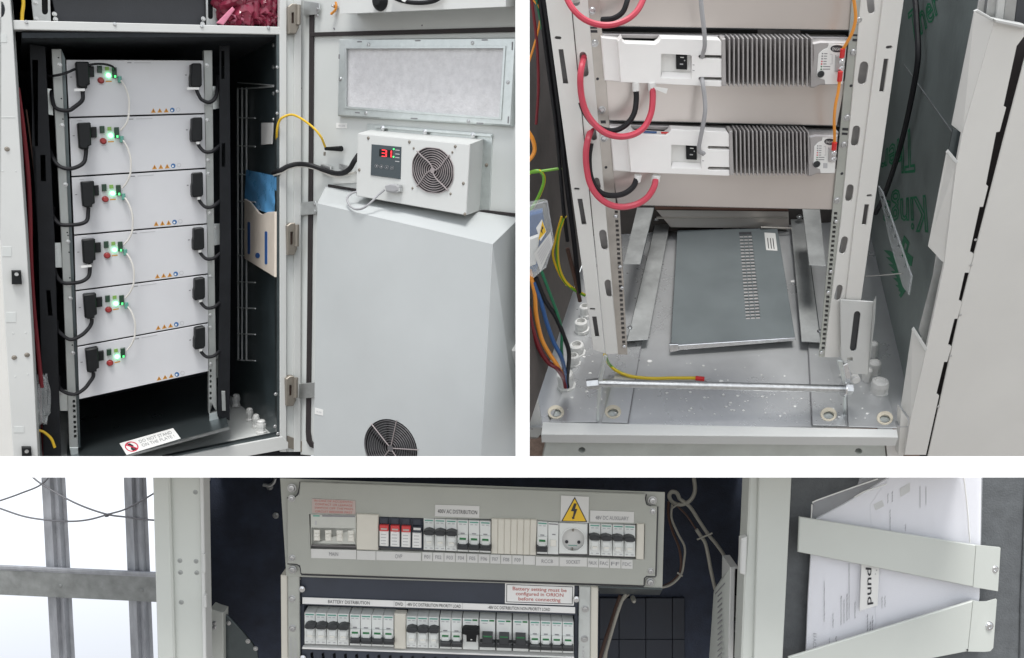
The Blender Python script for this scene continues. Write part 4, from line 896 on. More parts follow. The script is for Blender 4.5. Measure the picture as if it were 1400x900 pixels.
for pts, ends, lab in (([(1166,-8,.05),(1169,12,.05),(1169.5,28,.05),(1165,45,.05),(1157,60,.045),(1152.5,68,.04)], [((1152.5,67),(1150.8,79))], 'orange earth lead coming from above to the upper inverter'),
                       ([(1148,108,.04),(1146,125,.045),(1142,145,.05),(1140.5,165,.05),(1141,182,.045),(1141,195,.04)], [((1149,98),(1147.6,111)), ((1141,195),(1140,205))], 'orange earth lead linking the two inverters')):
    t = thing('earth_lead', lab, 'cable', FB.hit(pts[-1][:2],.04), 'orange earth leads'); part('sheath', tube([FB.hit(p[:2],p[2]) for p in pts], px(FB,(1160,60),2.1)), 'orange_cable', t)
    for a_, b_ in ends: part('crimp', tube([FB.hit(a_,.044), FB.hit(b_,.044)], px(FB,a_,3.3), 8, 1), 'red_crimp', t)
# --------------------------------------------------------------- support bar
FK = FB.off(.035)
bar = thing('support_bar', 'shiny round steel bar across the front of the cabinet floor', 'bar', GB.hit((985,560)))
part('rod', tube([FK.hit((818,524)), FK.hit((1157,532))], px(FK,(985,527),5.4), 14, 1), 'bolt_steel', bar)
part('end_nut', lathe((813,526), FK, [(1,0)],0) if False else tube([FK.hit((802,526)), FK.hit((818,524.5))], px(FK,(810,526),7.5), 6, 1), 'bolt_steel', bar)
part('end_nut', tube([FK.hit((1154,531.6),.006), FK.hit((1163,532.2),.006)], px(FK,(1158,532),9), 6, 1), 'bolt_steel', bar)
part('washer', tube([FK.hit((1152,531.5),.006), FK.hit((1154,531.6),.006)], px(FK,(1158,532),11), 14, 1), 'chrome', bar)
for q in ([(826.5,486),(830,488),(823,522),(822,545),(819,562),(820,577),(815.5,577),(816.5,545),(818,520)], [(1145,493),(1152,494),(1158,530),(1157,560),(1158,580),(1154.5,580),(1153,555),(1154,530)]):
    part('end_bracket', ext(q, FK, .004, .001, off=.004), 'galv_light', bar)
ew = [FB.hit((827,485),0), GB.hit((832,497),.05), GB.hit((843,507),.02), GB.hit((862,514.5),.012), GB.hit((890,517.5),.01), GB.hit((920,517),.01), GB.hit((952,517),.012)]
t = thing('earth_wire', 'yellow and green earth wire with red lug lying by the bar', 'cable', ew[-1]); part('sheath', tube(ew, px(GB,(900,515),2.3)), 'earth_yellow', t)
part('crimp', tube(on(GB, [(951,517.2),(963,518.5)], .013), px(GB,(955,517),3.2), 8, 1), 'red_crimp', t); part('lug', ext(circ((968,518.6),4.2,14,2.6), GB, .002, 0, [circ((968,518.6),2.2,10,1.3)], off=.012), 'bolt_steel', t)
# glands
for k, (x, y, r, lab) in enumerate(((775,530,12,'white cable gland with the bundle of coloured wires'),(790,485,10.5,'open white cable gland just behind the wired one'),(796,453,9.5,'white cable gland third from the front on the left'),(801,432,8,'rear white cable gland on the left, mostly hidden'),(786,500,8,'capped gland low between the left glands'))):
    t = thing('cable_gland', lab, 'gland', GB.hit((x,y)), 'left cable glands')
    h = .035 if k == 0 else .02
    part('nut', lathe((x,y), GB, [(r*1.1,0),(r*1.1,.01),(r*.9,.012),(r*.95,h),(r*.95,h+.008)], 0, 8, -vB), 'gland_white', t)
    part('cap', lathe((x,y), GB, [(r*.95,h+.008),(r*.9,h+.016),(r*.7,h+.02),(r*.6,h+.02),(r*.55,h+.004),(.1,h+.004)], 0, 16, -vB), 'gland_white', t)
for k, (x, y, r, lab) in enumerate(((1201,538,12,'large white blanked gland at the front right'),(1194,512,9,'white blanked gland behind the large one'),(1192,486,7,'rearmost white gland beside the right wall'),(1184,522,7,'pale gland half hidden behind the bracket'))):
    t = thing('cable_gland', lab, 'gland', GB.hit((x,y)), 'right cable glands')
    part('nut', lathe((x,y), GB, [(r,0),(r,.01),(r*.92,.012),(r*.95,.03)], 0, 8, -vB), 'gland_white', t); part('cap', lathe((x,y), GB, [(r*.95,.03),(r*.85,.042),(r*.6,.046),(r*.55,.046),(r*.5,.043),(.1,.043)], 0, 16, -vB), 'gland_white', t)
# --------------------------------------------------------------- left wiring
LW = FB.off(-.02)
top = GB.hit((775,530),.05)
for pts, m, r, lab in (([(722,420),(728,450),(738,478),(750,496),(762,504),(771,512)], 'red_dark', 3.6, 'dark red wire bending into the wired gland'),
                       ([(724,370),(731,400),(733,430),(740,462),(750,482),(762,500),(772,512)], 'orange_cable', 3.2, 'orange wire curving down into the wired gland'),
                       ([(730,385),(739,410),(747,440),(757,468),(768,490),(776,510)], 'blue_cable', 3.2, 'blue wire running down into the wired gland'),
                       ([(733,380),(745,410),(760,434),(771,460),(778,484),(779,512)], 'black_rubber', 3.2, 'black wire running down into the wired gland'),
                       ([(740,370),(752,402),(763,432),(768,455),(768,480),(773,510)], 'green_cable', 2.2, 'green wire running down into the wired gland')):
    P = [LW.hit(p,.02) for p in pts[:-1]]; cable('wire', P+[top-vB*.03+V(((pts[-1][0]-775)*.001,0,0)), top+vB*.0+V(((pts[-1][0]-775)*.0006,0,.004))], px(LW,pts[0],r), m, lab, 'wires into the left gland')
for pts, m, r, lab in (([(716,300),(724,290),(735,272),(743,252),(743,240),(737,234),(728,235),(716,241)], 'earth_wire', 2.4, 'green and yellow earth wire curling beside the terminal cover'),
                       ([(728,236),(748,233),(768,230)], 'earth_wire', 2, 'short green earth wire running to the wall'),
                       ([(773,295),(765,315),(762,340),(764,365),(772,384),(785,396),(800,404)], 'earth_wire', 2.6, 'green earth wire curving behind the left post'),
                       ([(768,296),(760,325),(756,350),(765,375),(775,390)], 'yellow_cable', 1.8, 'yellow wire running behind the green earth wire'),
                       ([(719,176),(728,190),(731,205),(726,216),(716,224)], 'orange_cable', 3, 'orange wire loop at the left edge'),
                       ([(719,-8),(737,10),(738,30),(731,60),(721,92)], 'orange_cable', 1.6, 'thin orange wire high on the left wall'),
                       ([(731,-8),(738,25),(740,40)], 'green_cable', 1.8, 'green wire high on the left wall'),
                       ([(742,-8),(752,60),(765,160),(775,250),(785,330),(792,400)], 'black_rubber', 4.2, 'thick black cable beside the left post'),
                       ([(737,-8),(748,80),(761,180),(770,280),(776,330)], 'black_rubber', 3.2, 'second black cable farther left of the post'),
                       ([(726,-8),(734,60),(736,120),(733,170)], 'red_dark', 2.2, 'dark red wire running down the left wall'),
                       ([(776,340),(786,380),(793,412)], 'brown_cable', 3, 'brown cable low behind the left post')):
    cable('wall_cable', [LW.hit(p, -.03) for p in pts], px(LW,pts[0],r), m, lab)
tcv = thing('terminal_cover', 'clear plastic terminal cover with a yellow warning triangle', 'terminal box', LW.hit((740,375),.03))
TQ = LW.off(.04)
part('block', ext([(716,296),(742,290),(748,330),(733,372),(716,376)], TQ, .02, .002, off=-.03), 'blue_cable', tcv)
part('block', ext([(716,330),(738,322),(733,362),(716,368)], TQ, .01, .002, off=-.012), 'label_white', tcv)
part('shell', hexa([TQ.hit(p) for p in ((716,284),(748,274),(757,330),(746,366),(730,380),(716,372))], [TQ.hit(p,-.04) for p in ((722,276),(744,272),(752,325),(744,352),(730,360),(722,352))]), 'clear_plastic', tcv)
wq = [(733,312),(741,300),(747,317),(739,330)]
part('sticker', ext(wq, TQ, .0006, off=.001), 'label_white', tcv); part('triangle', ext([(736,329),(741.5,302),(746.5,317)], TQ, .0004, off=.0015), 'warn_yellow', tcv)
part('bolt_mark', ext([(741,309),(743,312),(741,315),(742,320),(739,316),(740.5,313)], TQ, .0003, off=.002), 'ink', tcv)
iq = [(730,347),(753,317),(756,334),(739,372)]
k = part('sticker', ext(iq, TQ, .0006, off=.001), 'label_grey', tcv)
for t_ in (.15,.3,.45,.6,.75): part('print_mark', ext(sub(iq,.15,t_,.85,t_+.06), TQ, .0003, off=.0014), 'ink_soft', k)
for k_, (p, q_) in enumerate((((748,275),(757,330)),((757,330),(746,366)),((720,283),(748,275)))): part('edge', tube([TQ.hit(p,.001),TQ.hit(q_,.001)], .0015, 6, 1), 'film', tcv)
# --------------------------------------------------------------- right wall cable and perforated strip
cable('wall_cable', [SBr.hit(p,.02) for p in ((1251,-8),(1254,40),(1255,80),(1248,125),(1235,185),(1222,230),(1208,270),(1197,292))], px(SBr,(1250,80),3.6), 'black_rubber', 'black cable hanging across the foil insulation board')
ps = thing('perforated_strip', 'clear perforated strip sloping across the foil wall', 'strip', SBr.hit((1243,400),.02))
pq = [(1200,254),(1206,262),(1246,378),(1242,403),(1234,392),(1216,330)]
SP = SBr.off(.05)
ph = [circ((1203+ (k+.5)*4.6, 264+(k+.5)*13.2), 1.9, 8, 2.6) for k in range(8)]
part('strip', ext(pq, SP, .003, .0006, ph), 'strip_plastic', ps); part('edge', tube(on(SP, [(1202,254),(1206,262),(1246,378),(1242,403)], .001), .0018, 6, 1), 'film', ps)
part('tie', tube(on(SP, [(1184,378),(1205,376.5),(1232,374)], .004), .0015, 6, 2), 'white_cable', ps)
# --------------------------------------------------------------- right jamb and door
RB = FB.off(.10)
jb = thing('cabinet_jamb', 'pale rounded steel jamb with notches on the right', 'frame', RB.hit((1245,615)))
# front face with tabs between dark gaps
edge = [(1360,28),(1400,36),(1400,50),(1390,63),(1372,145.5),(1375.6,147),(1366.7,180),(1362,181),(1348,252),(1351,255),(1344,283),(1339.5,283),(1325.8,345),(1331,347),(1325,373),(1319,373),(1310.6,411),(1315,413),(1309,436),(1305,436),(1296,472),(1301,474),(1295,495),(1290.8,495),(1280,539.5),(1284,541),(1266,622),(1237,622),(1245,573),(1266,480),(1291,361),(1308,223),(1315.6,183)]
part('face', ext(edge, RB, .006), 'cab_warm', jb)
def flange(q, m='cab_warm'): return part('flange', sheet([RB.hit(q[0],-.03),RB.hit(q[1],-.001),RB.hit(q[2],-.001),RB.hit(q[3],-.03)], wB*.003), m, jb)
flange([(1332,15.5),(1359,29),(1316,183),(1301,171)]); flange([(1294,209),(1308.4,223),(1291.4,361),(1269,337)]); flange([(1247,452),(1266.4,480),(1245,573),(1232,555)])
for q in ([(1332,15.5),(1337,13),(1361,27),(1358,30)], [(1294,209),(1297,205),(1311,222),(1307,224.5)], [(1247,452),(1250,448),(1269,478),(1265,481.5)]): part('flange_edge', ext(q, RB, .004, .001, off=.002), 'cab_pale', jb)
part('top_lip', ext([(1360,26.5),(1404,35),(1404,40),(1362,31)], RB, .02, .001, off=.008), 'cab_pale', jb)
part('inner_post', sheet([RB.hit(p,-.06) for p in ((1341,-8),(1352,-8),(1288,440),(1250,622),(1232,622),(1276,380))], wB*.01), 'cab_warm', jb)
for (xa, xb, m, o) in ((1352,1366,'galvanised',-.03),(1366,1376,'cab_pale',-.025),(1376,1392,'galvanised',-.03),(1392,1420,'grey_panel',-.03)):
    part('upper_strip', ext([(xa,-10),(xb,-10),(xb-6,40),(xa-6,40)], RB, .01, .001, off=o), m, jb)
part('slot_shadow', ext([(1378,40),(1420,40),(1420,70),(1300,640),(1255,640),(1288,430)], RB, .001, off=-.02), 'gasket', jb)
part('edge_strip', sheet([RB.hit(p,-.012) for p in ((1303,176),(1318,182),(1309,224),(1297,205))], wB*.004), 'galv_dark', jb)
part('edge_strip', sheet([RB.hit(p,-.02) for p in ((1282,352),(1293,362),(1268,478),(1256,452))], wB*.004), 'galvanised', jb)
for p in ((1333.6,328),(1327.5,363),(1313,431),(1299.5,487),(1283,556)): screw(p, RB, 1.9, jb, .001, 'dot', 'bolt_steel', 'rivet')
part('foot', ext([(1232,560),(1242,575),(1236,622),(1228,622)], RB, .02, .001, off=-.012), 'cab_warm', jb)
bd = thing('outer_door', 'large plain cream white door leaf at the right edge', 'door', RB.hit((1330,622)))
part('leaf', ext([(1404,70),(1372,192),(1315.5,412),(1269,622),(1265,648),(1440,648),(1440,60)], RB, .003, .001, off=.0), 'cab_warm', bd)
# fine swarf: one uncountable scatter
rn = random.Random(11); sw = []
for k in range(120):
    x = rn.uniform(765,1215); y = rn.triangular(470,578,560)
    if not (735+ (578-y)*.35 < x < 1228-(578-y)*.3): continue
    r = rn.choice((.5,.7,.7,1.0,1.6)); a0 = rn.random()*6
    sw.append(ext([(x+r*1.6*math.cos(a0+q), y+r*.9*math.sin(a0+q)) for q in (0,1.3,2.4,4.0)], GB, .0008, off=.0092 if (x < 862 or x > 1108) else .0010))
solo('metal_swarf', sw, 'label_white', 'fine pale metal swarf scattered over the steel floor', 'swarf', kind='stuff')
# debris on the floor
for k, (x, y, r, lab) in enumerate(((888,494,3.4,'white paper scrap shaped like a shard near the left floor seam'),(1084.5,384.5,4,'small white crumb beside the right floor rail'),(986,521,3,'pale flake lying behind the bar'),(1042,542,2.2,'tiny white flake in front of the bar'),(962,500,1.8,'tiny white speck in front of the loose panel'))):
    rn = random.Random(k); solo('paper_scrap', ext([(x+r*rn.uniform(.6,1.3)*math.cos(a), y+r*.7*rn.uniform(.5,1.2)*math.sin(a)) for a in (0,1,2.2,3.3,4.4,5.3)], GB, .0015, off=.002), 'label_white', lab, 'debris')
# ================================================================== BAY C
# --------------------------------------------------------------- fence
FZ = Pl(ray((120,780))*3.0, (.12,-.1,.98))
fn = thing('palisade_fence', 'weathered galvanised palisade fence with two pales and a rail', 'fence', FZ.hit((120,900)))
def pale(tl, tr, bl, br_):
    prof = ((0,0),(.16,.0),(.34,.02),(.5,.006),(.66,.02),(.84,0),(1,0)); vs = []; fs = []; n = len(prof); m_ = 24
    def P(s, t, o): return FZ.hit((tl[0]*(1-s)*(1-t)+tr[0]*s*(1-t)+bl[0]*(1-s)*t+br_[0]*s*t, tl[1]*(1-t)+bl[1]*t), o)
    for t in range(m_+1):
        for s, o in prof: vs.append(P(s, t/m_, o+.0015*math.sin(t*1.7+s*5)))
    b = len(vs)
    for t in range(m_+1):
        for s, o in prof: vs.append(P(s, t/m_, o-.004))
    for t in range(m_):
        for k in range(n-1):
            i = t*n+k; fs.append((i,i+1,i+n+1,i+n)); fs.append((b+i,b+i+n,b+i+n+1,b+i+1))
        fs.append((t*n,t*n+n,b+t*n+n,b+t*n)); fs.append((t*n+n-1,b+t*n+n-1,b+t*n+2*n-1,t*n+2*n-1))
    return vs, fs
part('pale', pale((53,590),(86,590),(73,960),(106,960)), 'fence_galv', fn); part('pale', pale((166.5,590),(197.5,590),(181.5,960),(212.5,960)), 'fence_galv', fn)
part('rail', ext([(-30,776),(225,788),(225,824),(-30,812)], FZ, .006, .001, off=.045), 'fence_rail', fn)
part('rail_lip', sheet([FZ.hit((-30,776),.045),FZ.hit((225,788),.045),FZ.hit((225,788),.0),FZ.hit((-30,776),.0)], (0,.006,0)), 'fence_galv', fn)
part('rail_lip', ext([(-30,772.5),(225,784),(225,788.5),(-30,777)], FZ, .01, .002, off=.05), 'fence_galv', fn)
for p in ((83,801),(194,807)): screw(p, FZ, 2.6, fn, .045, 'dot', 'fence_rail', 'bolt')
for pts, lab in (([(-20,690),(2,684),(30,674),(57,662),(75,640),(85,610)], 'thin wire rising to the top of the left pale'),
                 ([(-20,688),(2,696),(32,706),(62,711),(95,713),(122,710.5),(149,703),(172,696),(205,678),(225,664)], 'sagging wire strand that crosses from lower left upward to the right'),
                 ([(30,640),(44,652),(57,662),(92,682.5),(120,695),(149,704),(172,707),(205,711),(230,712)], 'wire strand falling from the upper left to the right')):
    cable('fence_wire', [FZ.hit(p,.03) for p in pts], px(FZ,(100,700),1.2), 'fence_wire', lab, 'coiled wire on the fence')
solo('wire_knot', lathe((149,703.5), FZ, [(2,0),(2.6,.01),(1.6,.02),(.1,.02)], .02, 8), 'fence_wire', 'small twisted knot where the two wire strands cross', 'wire')
# --------------------------------------------------------------- cabinet
cc = thing('distribution_cabinet', 'open distribution cabinet with pale green jambs and navy lining', 'cabinet', PC.hit((640,915)))
J = PC.off(.04)
part('jamb', ext([(207.8,640),(231,640),(239,915),(215.4,915)], J, .05, .002), 'cab_green', cc)
part('jamb', ext([(231,640),(273.5,640),(278.2,915),(238.2,915)], J, .02, .001, off=-.006), 'cab_green', cc)
part('jamb_lip', ext([(272.5,640),(277.5,640),(282,915),(277,915)], J, .02, .001, off=.0), 'cab_pale', cc)
for p in ((267,673),(246,766.7),(268,767.5),(246.7,782.8),(269,783.3),(247.8,823.6)): screw(p, J, 2.6, cc, -.006, 'rivet', 'post_grey', 'rivet')
for q in ([(276.5,758),(280,758.5),(280.5,783),(277,784)], [(278.5,814),(281.5,814.5),(282,831),(279,832)]): part('lug', ext(q, J, .006, .001, off=.004), 'cab_pale', cc)
part('back_wall', ext([(245,644),(1050,644),(1050,940),(245,940)], BC, .02), 'navy_foam', cc)
def cside(x, xb, d, m, nm='side_wall'):
    A = J.hit((x,645),-.02); B = J.hit((xb,925),-.02); q_ = 270 if x < 600 else 1030; part(nm, sheet([A,B,BC.hit((q_,940)),BC.hit((q_,643))], V((.004 if x > 600 else -.004,0,0))), m, cc)
cside(238,244,.29,'navy_foam'); cside(1062,1052,.29,'navy_foam')
A = J.hit((208,646),-.01); B = J.hit((1082,646),-.01); part('ceiling', sheet([A,B,BC.hit((1010,642)),BC.hit((300,642))], V((0,-.003,0))), 'navy_foam', cc)
# small fittings on the lining
for p in ((283.5,655),(369,666),(377,705)): screw(p, BC, 3, cc, .002, 'hex', 'bolt_steel')
part('clip', tube(on(BC, [(360,663),(368,664),(374,660),(376,654)], .01), .003, 6, 3), 'galvanised', cc)
bk = thing('corner_bracket', 'grey curved corner bracket low on the left', 'bracket', PC.hit((310,910)))
part('gusset', ext([(304,838),(312,843),(330,862),(345,880),(352,893),(353,915),(304,915)], PC, .003, .0008, off=-.10), 'galv_dark', bk); part('post', ext([(287.5,832),(296,835.5),(305,838),(305.5,915),(288,915)], PC, .02, .001, off=-.09), 'cab_green', bk)
for p in ((293.5,852),(293.5,858),(312.5,852),(339,877),(349.5,887)): screw(p, PC, 2.6, bk, -.09, 'pan')
# --------------------------------------------------------------- upper distribution board
db = thing('distribution_board', 'grey green distribution board with breakers and a yellow warning triangle', 'distribution board', PC.hit((650,800)))
part('housing', hexa([PC.hit(p,-.002) for p in ((383,654),(909,673),(905.5,804),(391.5,788))], [PC.hit(p,-.10) for p in ((385,656),(898,676),(895,811),(393,792))]), 'board_grey', db)
slot_open = [[(422.5,703),(576,708.5),(578,708.5),(671.5,709.5),(735,711.5),(804,715.5),(882,716.5),(881,765),(869,765),(733,759.8),(671,757.5),(515,752.8),(424.5,751)]]
plate = [(410.3,659.3),(883,675.8),(882,682),(884,690),(889,692),(898.8,692.5),(896,788.5),(884,788),(880.6,791),(880.4,800.8),(411.5,784.6),(410,774),(405,771.5),(392.8,771),(392.2,681),(403,680),(408.5,676)]
part('front_plate', ext(plate, PC, .003, .001, slot_open, off=.004), 'board_grey', db)
part('slot_back', ext([(420,700),(884,713),(883,768),(420,754)], PC, .001, off=-.0012), 'heatsink_dark', db)
part('underside', sheet([PC.hit((818,801.6),-.0), PC.hit((905.5,804.5),-.0), PC.hit((902,812),-.09), PC.hit((820,810),-.09)], (0,.002,0)), 'galv_dark', db)
for p, r in (((399,667.4),5),((398.7,681.6),4),((399.4,763),4),((400,778.8),4.6),((892,684.5),5),((892.4,699),3.8),((889.8,781),3.8),((889,796),4.8)): screw(p, PC, r, db, .0 if r > 4.4 else .004, 'pan', 'bolt_steel')
for pts in ([(410.5,659),(409.5,668),(407,676),(402,680.5),(392.5,681)], [(411.8,785),(410.6,776),(406,771.8),(393,771)], [(883.4,676),(882.4,683),(884.4,690),(889.4,692.2)], [(896,788.8),(885,788),(881,791),(880.6,801)], [(412,785.6),(880,801.8)], [(896.6,788),(899.2,693)]):
    part('plate_edge', tube([PC.hit(p,.0025) for p in pts], .0011, 5, 2), 'ink', db)
def label(q, txt, m='label_white', ink='ink', parent=None, pl=PC, o=.005, lines=None, pad=(.12,.25,.88,.75)):
    k = part('label', ext(q, pl, .0005, off=o), m, parent)
    if lines:
        n = len(lines)
        for i, s in enumerate(lines): 
            w = lines[i][1]; text(s[0], sub(q,.5-w/2,(i+.5)/n-.36/n+.02,.5+w/2,(i+.5)/n+.30/n), pl, ink, k, o+.0004)
    elif txt: text(txt, sub(q,*pad), pl, ink, k, o+.0004)
    return k
label([(426.7,681.9),(486,684.5),(486,703.5),(426.7,701.5)], None, 'pink_label', 'ink_red', db, lines=(('IN CASE OF ACCIDENTAL',.9),('CONTACT OR LEAKAGE',.86),('SWITCH OFF THE MAIN',.88),('CIRCUIT BREAKER FIRST',.86)))
label([(425.2,750.6),(487,752.2),(487,765),(425.4,763)], 'MAIN', 'label_grey', 'ink_grey', db, pad=(.4,.3,.6,.7)); label([(488,753),(513.6,753.8),(513.6,766.2),(488,765.2)], None, 'label_grey', parent=db)
label([(514.4,754),(575.6,756.2),(575.6,767.2),(514.4,766)], 'OVP', 'label_grey', 'ink_grey', db, pad=(.42,.25,.58,.75))
label([(595,690.2),(655.6,692),(655.2,708.2),(594.6,706)], '400V AC DISTRIBUTION', 'label_grey', 'ink', db, pad=(.06,.38,.95,.72))
label([(807,698),(867,700),(866.7,715),(806.8,713.4)], '48V DC AUXILIARY', 'label_grey', 'ink_grey', db, pad=(.12,.45,.88,.8))
xe = [576.8,591.5,607,622.6,638,653.6,669.7,684.4,699.9,715.5,732]
for i in range(10):
    y0 = 755.2+(xe[i]-576.8)*.035; label([(xe[i]+.5,y0),(xe[i+1]-.5,y0+.4),(xe[i+1]-.5,y0+12.4),(xe[i]+.5,y0+12)], f'F0{i+1}' if i < 9 else None, 'label_grey', 'ink_grey', db, pad=(.22,.3,.78,.72))
for x0, x1, s, y in ((732.6,764,'RCCB',761.2),(764.8,802.6,'SOCKET',762.2),(803.4,817.8,'FAUX',763.4),(818.6,832.9,'FAC',764),(833.8,848.4,'FF',764.6),(849.4,864.9,'FDC',765.2)):
    label([(x0,y),(x1,y+.6),(x1,y+12.8),(x0,y+12.2)], s, 'label_grey', 'ink_grey', db, pad=(.25 if len(s) > 3 and x1-x0 > 20 else .12,.3,.75 if len(s) > 3 and x1-x0 > 20 else .88,.7))
# main switch
q = [(424.3,703.7),(487,704.8),(487.3,748.5),(425,746.8)]
ms = part('main_switch', ext(q, PC, .02, .001, [sub(q,.01,.41,.97,.9)], off=.006), 'breaker_grey', db)
part('switch_recess', ext(sub(q,.0,.4,.98,.92), PC, .001, off=.0), 'plastic_ivory', ms); part('print_mark', ext(sub(q,.26,.01,.97,.06), PC, .0004, off=.0066), 'ink_grey', ms); part('print_mark', ext(sub(q,.06,.02,.2,.06), PC, .0004, off=.0066), 'teal_print', ms); part('print_mark', ext(sub(q,.1,.2,.13,.33), PC, .0004, off=.0066), 'ink_soft', ms)
for s in (.03,.28,.53,.78):
    tq_ = sub(q,s+.03,.5,s+.165,.84); part('toggle', ext(tq_, PC, .008, .0015, off=.009), 'plastic_ivory', ms)
    part('toggle_grip', ext(sub(tq_,.1,.35,.9,.62), PC, .004, .001, off=.0125), 'plastic_ivory', ms)
    part('divider', ext(sub(q,s+.2,.45,s+.225,.9), PC, .005, off=.005), 'plastic_ivory', ms)
part('base_line', ext(sub(q,.01,.95,.99,1.0), PC, .002, off=.0068), 'heatsink_dark', ms)
def blank(q, parent, pl=PC): 
    return part('blanking_cover', ext(q, pl, .012, .001, off=.008), 'blank_cream', parent)
blank([(487.4,703.2),(517.4,704.4),(516.7,752.8),(487.5,752)], db)
nb = 7
for k in range(nb):
    q_ = sub([(671.8,709.6),(734,711.2),(732.8,759.6),(671.6,757.4)], k/nb+.0015, 0, (k+1)/nb-.0015, 1); blank(q_, db)
blank([(871,716.6),(881.2,717),(880.2,765.6),(869.8,765)], db)
# surge protector block
q = [(516.8,706.4),(578.6,709),(577.8,752),(516.8,748.8)]
ov = part('surge_block', ext(q, PC, .015, .001, off=.004), 'navy_plate', db)
for k in range(4):
    c_ = sub(q,.02+k*.245,.0,.235+k*.245,1)
    u = part('cartridge', ext(sub(c_,.05,.47,.97,.95), PC, .006, .001, off=.010), 'label_white', ov)
    part('cartridge_cap', ext(sub(c_,.05,.28,.97,.47), PC, .006, .001, off=.011), 'fuse_red' if k < 3 else 'navy_plate', ov)
    part('cartridge_top', ext(sub(c_,.08,.03,.94,.24), PC, .004, .001, off=.007), 'navy_plate', ov)
    if k < 3: part('print_mark', ext(sub(c_,.2,.37,.85,.42), PC, .0004, off=.0116), 'pink_label', ov)
    else: part('print_mark', ext(sub(c_,.15,.31,.9,.38), PC, .0004, off=.0116), 'label_grey', ov)
    for t_ in (.56,.66,.76,.86): part('print_mark', ext(sub(c_,.2,t_,.75,t_+.02), PC, .0004, off=.0106), 'ink_soft', ov)
def breaker(q, parent, kind, pl=PC):
    b = part('breaker', ext(sub(q,.02,0,.98,1), pl, .02, .0008, off=.006), 'breaker_white', parent)
    part('print_mark', ext(sub(q,.12,.035,.88,.07), pl, .0004, off=.0066), 'teal_print', b)
    for s0, s1 in ((.18,.42),(.56,.8)): part('print_mark', ext(sub(q,s0,.11,s1,.14), pl, .0004, off=.0066), 'ink_soft', b)
    if kind == 'up':
        part('waist', ext(sub(q,.05,.36,.95,.72), pl, .004, .0005, off=.009), 'breaker_white', b)
        tg = [bil(q,s,t) for s,t in ((.03,.42),(.2,.385),(.5,.36),(.8,.385),(.97,.42),(.97,.50),(.8,.535),(.2,.535),(.03,.50))]
        part('toggle', ext(tg, pl, .012, .0012, off=.017), 'toggle_black', b)
        part('lever', ext([bil(q,s,t) for s,t in ((.16,.535),(.84,.535),(.82,.82),(.7,.87),(.3,.87),(.18,.82))], pl, .008, .0012, off=.012), 'breaker_white', b)
        part('lever_ridge', ext(sub(q,.3,.72,.72,.78), pl, .003, .0004, off=.0135), 'plastic_ivory', b)
        for s0, s1 in ((.14,.35),(.6,.84)): part('print_mark', ext(sub(q,s0,.92,s1,.945), pl, .0004, off=.0066), 'ink_soft', b)
    elif kind == 'down':
        part('print_mark', ext(sub(q,.32,.40,.68,.43), pl, .0004, off=.0066), 'ink_grey', b)
        part('waist', ext(sub(q,.05,.47,.95,.86), pl, .004, .0005, off=.009), 'breaker_white', b)
        part('window', ext(sub(q,.22,.56,.78,.615), pl, .001, off=.0096), 'green_mark', b)
        part('lever', ext(sub(q,.16,.64,.84,.80), pl, .005, .001, off=.012), 'breaker_white', b)
        part('toggle', ext(sub(q,.03,.80,.97,.95), pl, .012, .0012, off=.017), 'toggle_black', b)
    return b
xe = [578.7,593.7,609.3,624.8,640.4,655.8,671.2]
for i in range(6):
    a_, b_ = xe[i], xe[i+1]; f = lambda x, y: (x, y+(x-578.7)*.045)
    breaker([f(a_,709.2),f(b_,709.2),f(b_,752.2),f(a_,752.2)], db, 'up' if i < 3 else 'down')
q = [(734.2,713),(764.2,715.2),(763.6,758.6),(733.6,757.4)]
breaker(sub(q,0,0,.5,1), db, 'down'); b = part('breaker', ext(sub(q,.51,0,.99,1), PC, .02, .0008, off=.006), 'breaker_white', db)
part('print_mark', ext(sub(q,.55,.035,.95,.07), PC, .0004, off=.0066), 'ink_grey', b); part('print_mark', ext(sub(q,.7,.36,.85,.39), PC, .0004, off=.0066), 'ink_grey', b); part('test_button', ext(sub(q,.62,.55,.88,.75), PC, .003, .0006, off=.008), 'plastic_ivory', b)
xe = [805.3,821.3,837.3,853.3,869]
for i in range(4):
    f = lambda x, y: (x, y+(x-805.3)*.04); breaker([f(xe[i],716.3),f(xe[i+1],716.3),f(xe[i+1],759.4),f(xe[i],759.4)], db, 'up')
# mains socket
q = [(764.6,715.2),(803.4,716.6),(803,758.4),(764.2,757.4)]
so = part('mains_socket', ext(q, PC, .02, .001, [circ((783.8,738.2),16.8,28)], off=.006), 'breaker_white', db)
part('socket_well', ext(circ((783.8,738.2),17.3,28), PC, .001, off=-.0004), 'label_grey', so); part('socket_rim', ext(circ((783.8,738.2),17.2,28), PC, .002, .0004, [circ((783.8,738.2),15.4,28)], off=.007), 'breaker_white', so)
for p in ((774.8,741),(791.4,741.5)): part('pin_hole', ext(circ(p,2.3,12), PC, .0004, off=.0006), 'ink', so)
for p in ((783.6,724),(782.6,753)): part('earth_clip', ext(rect(p[0]-.9,p[1]-3,p[0]+.9,p[1]+3), PC, .004, .0004, off=.004), 'hinge_metal', so)
part('print_mark', ext([(777,745.4),(789,745.8),(789,746.6),(777,746.2)], PC, .0004, off=.0006), 'teal_print', so)
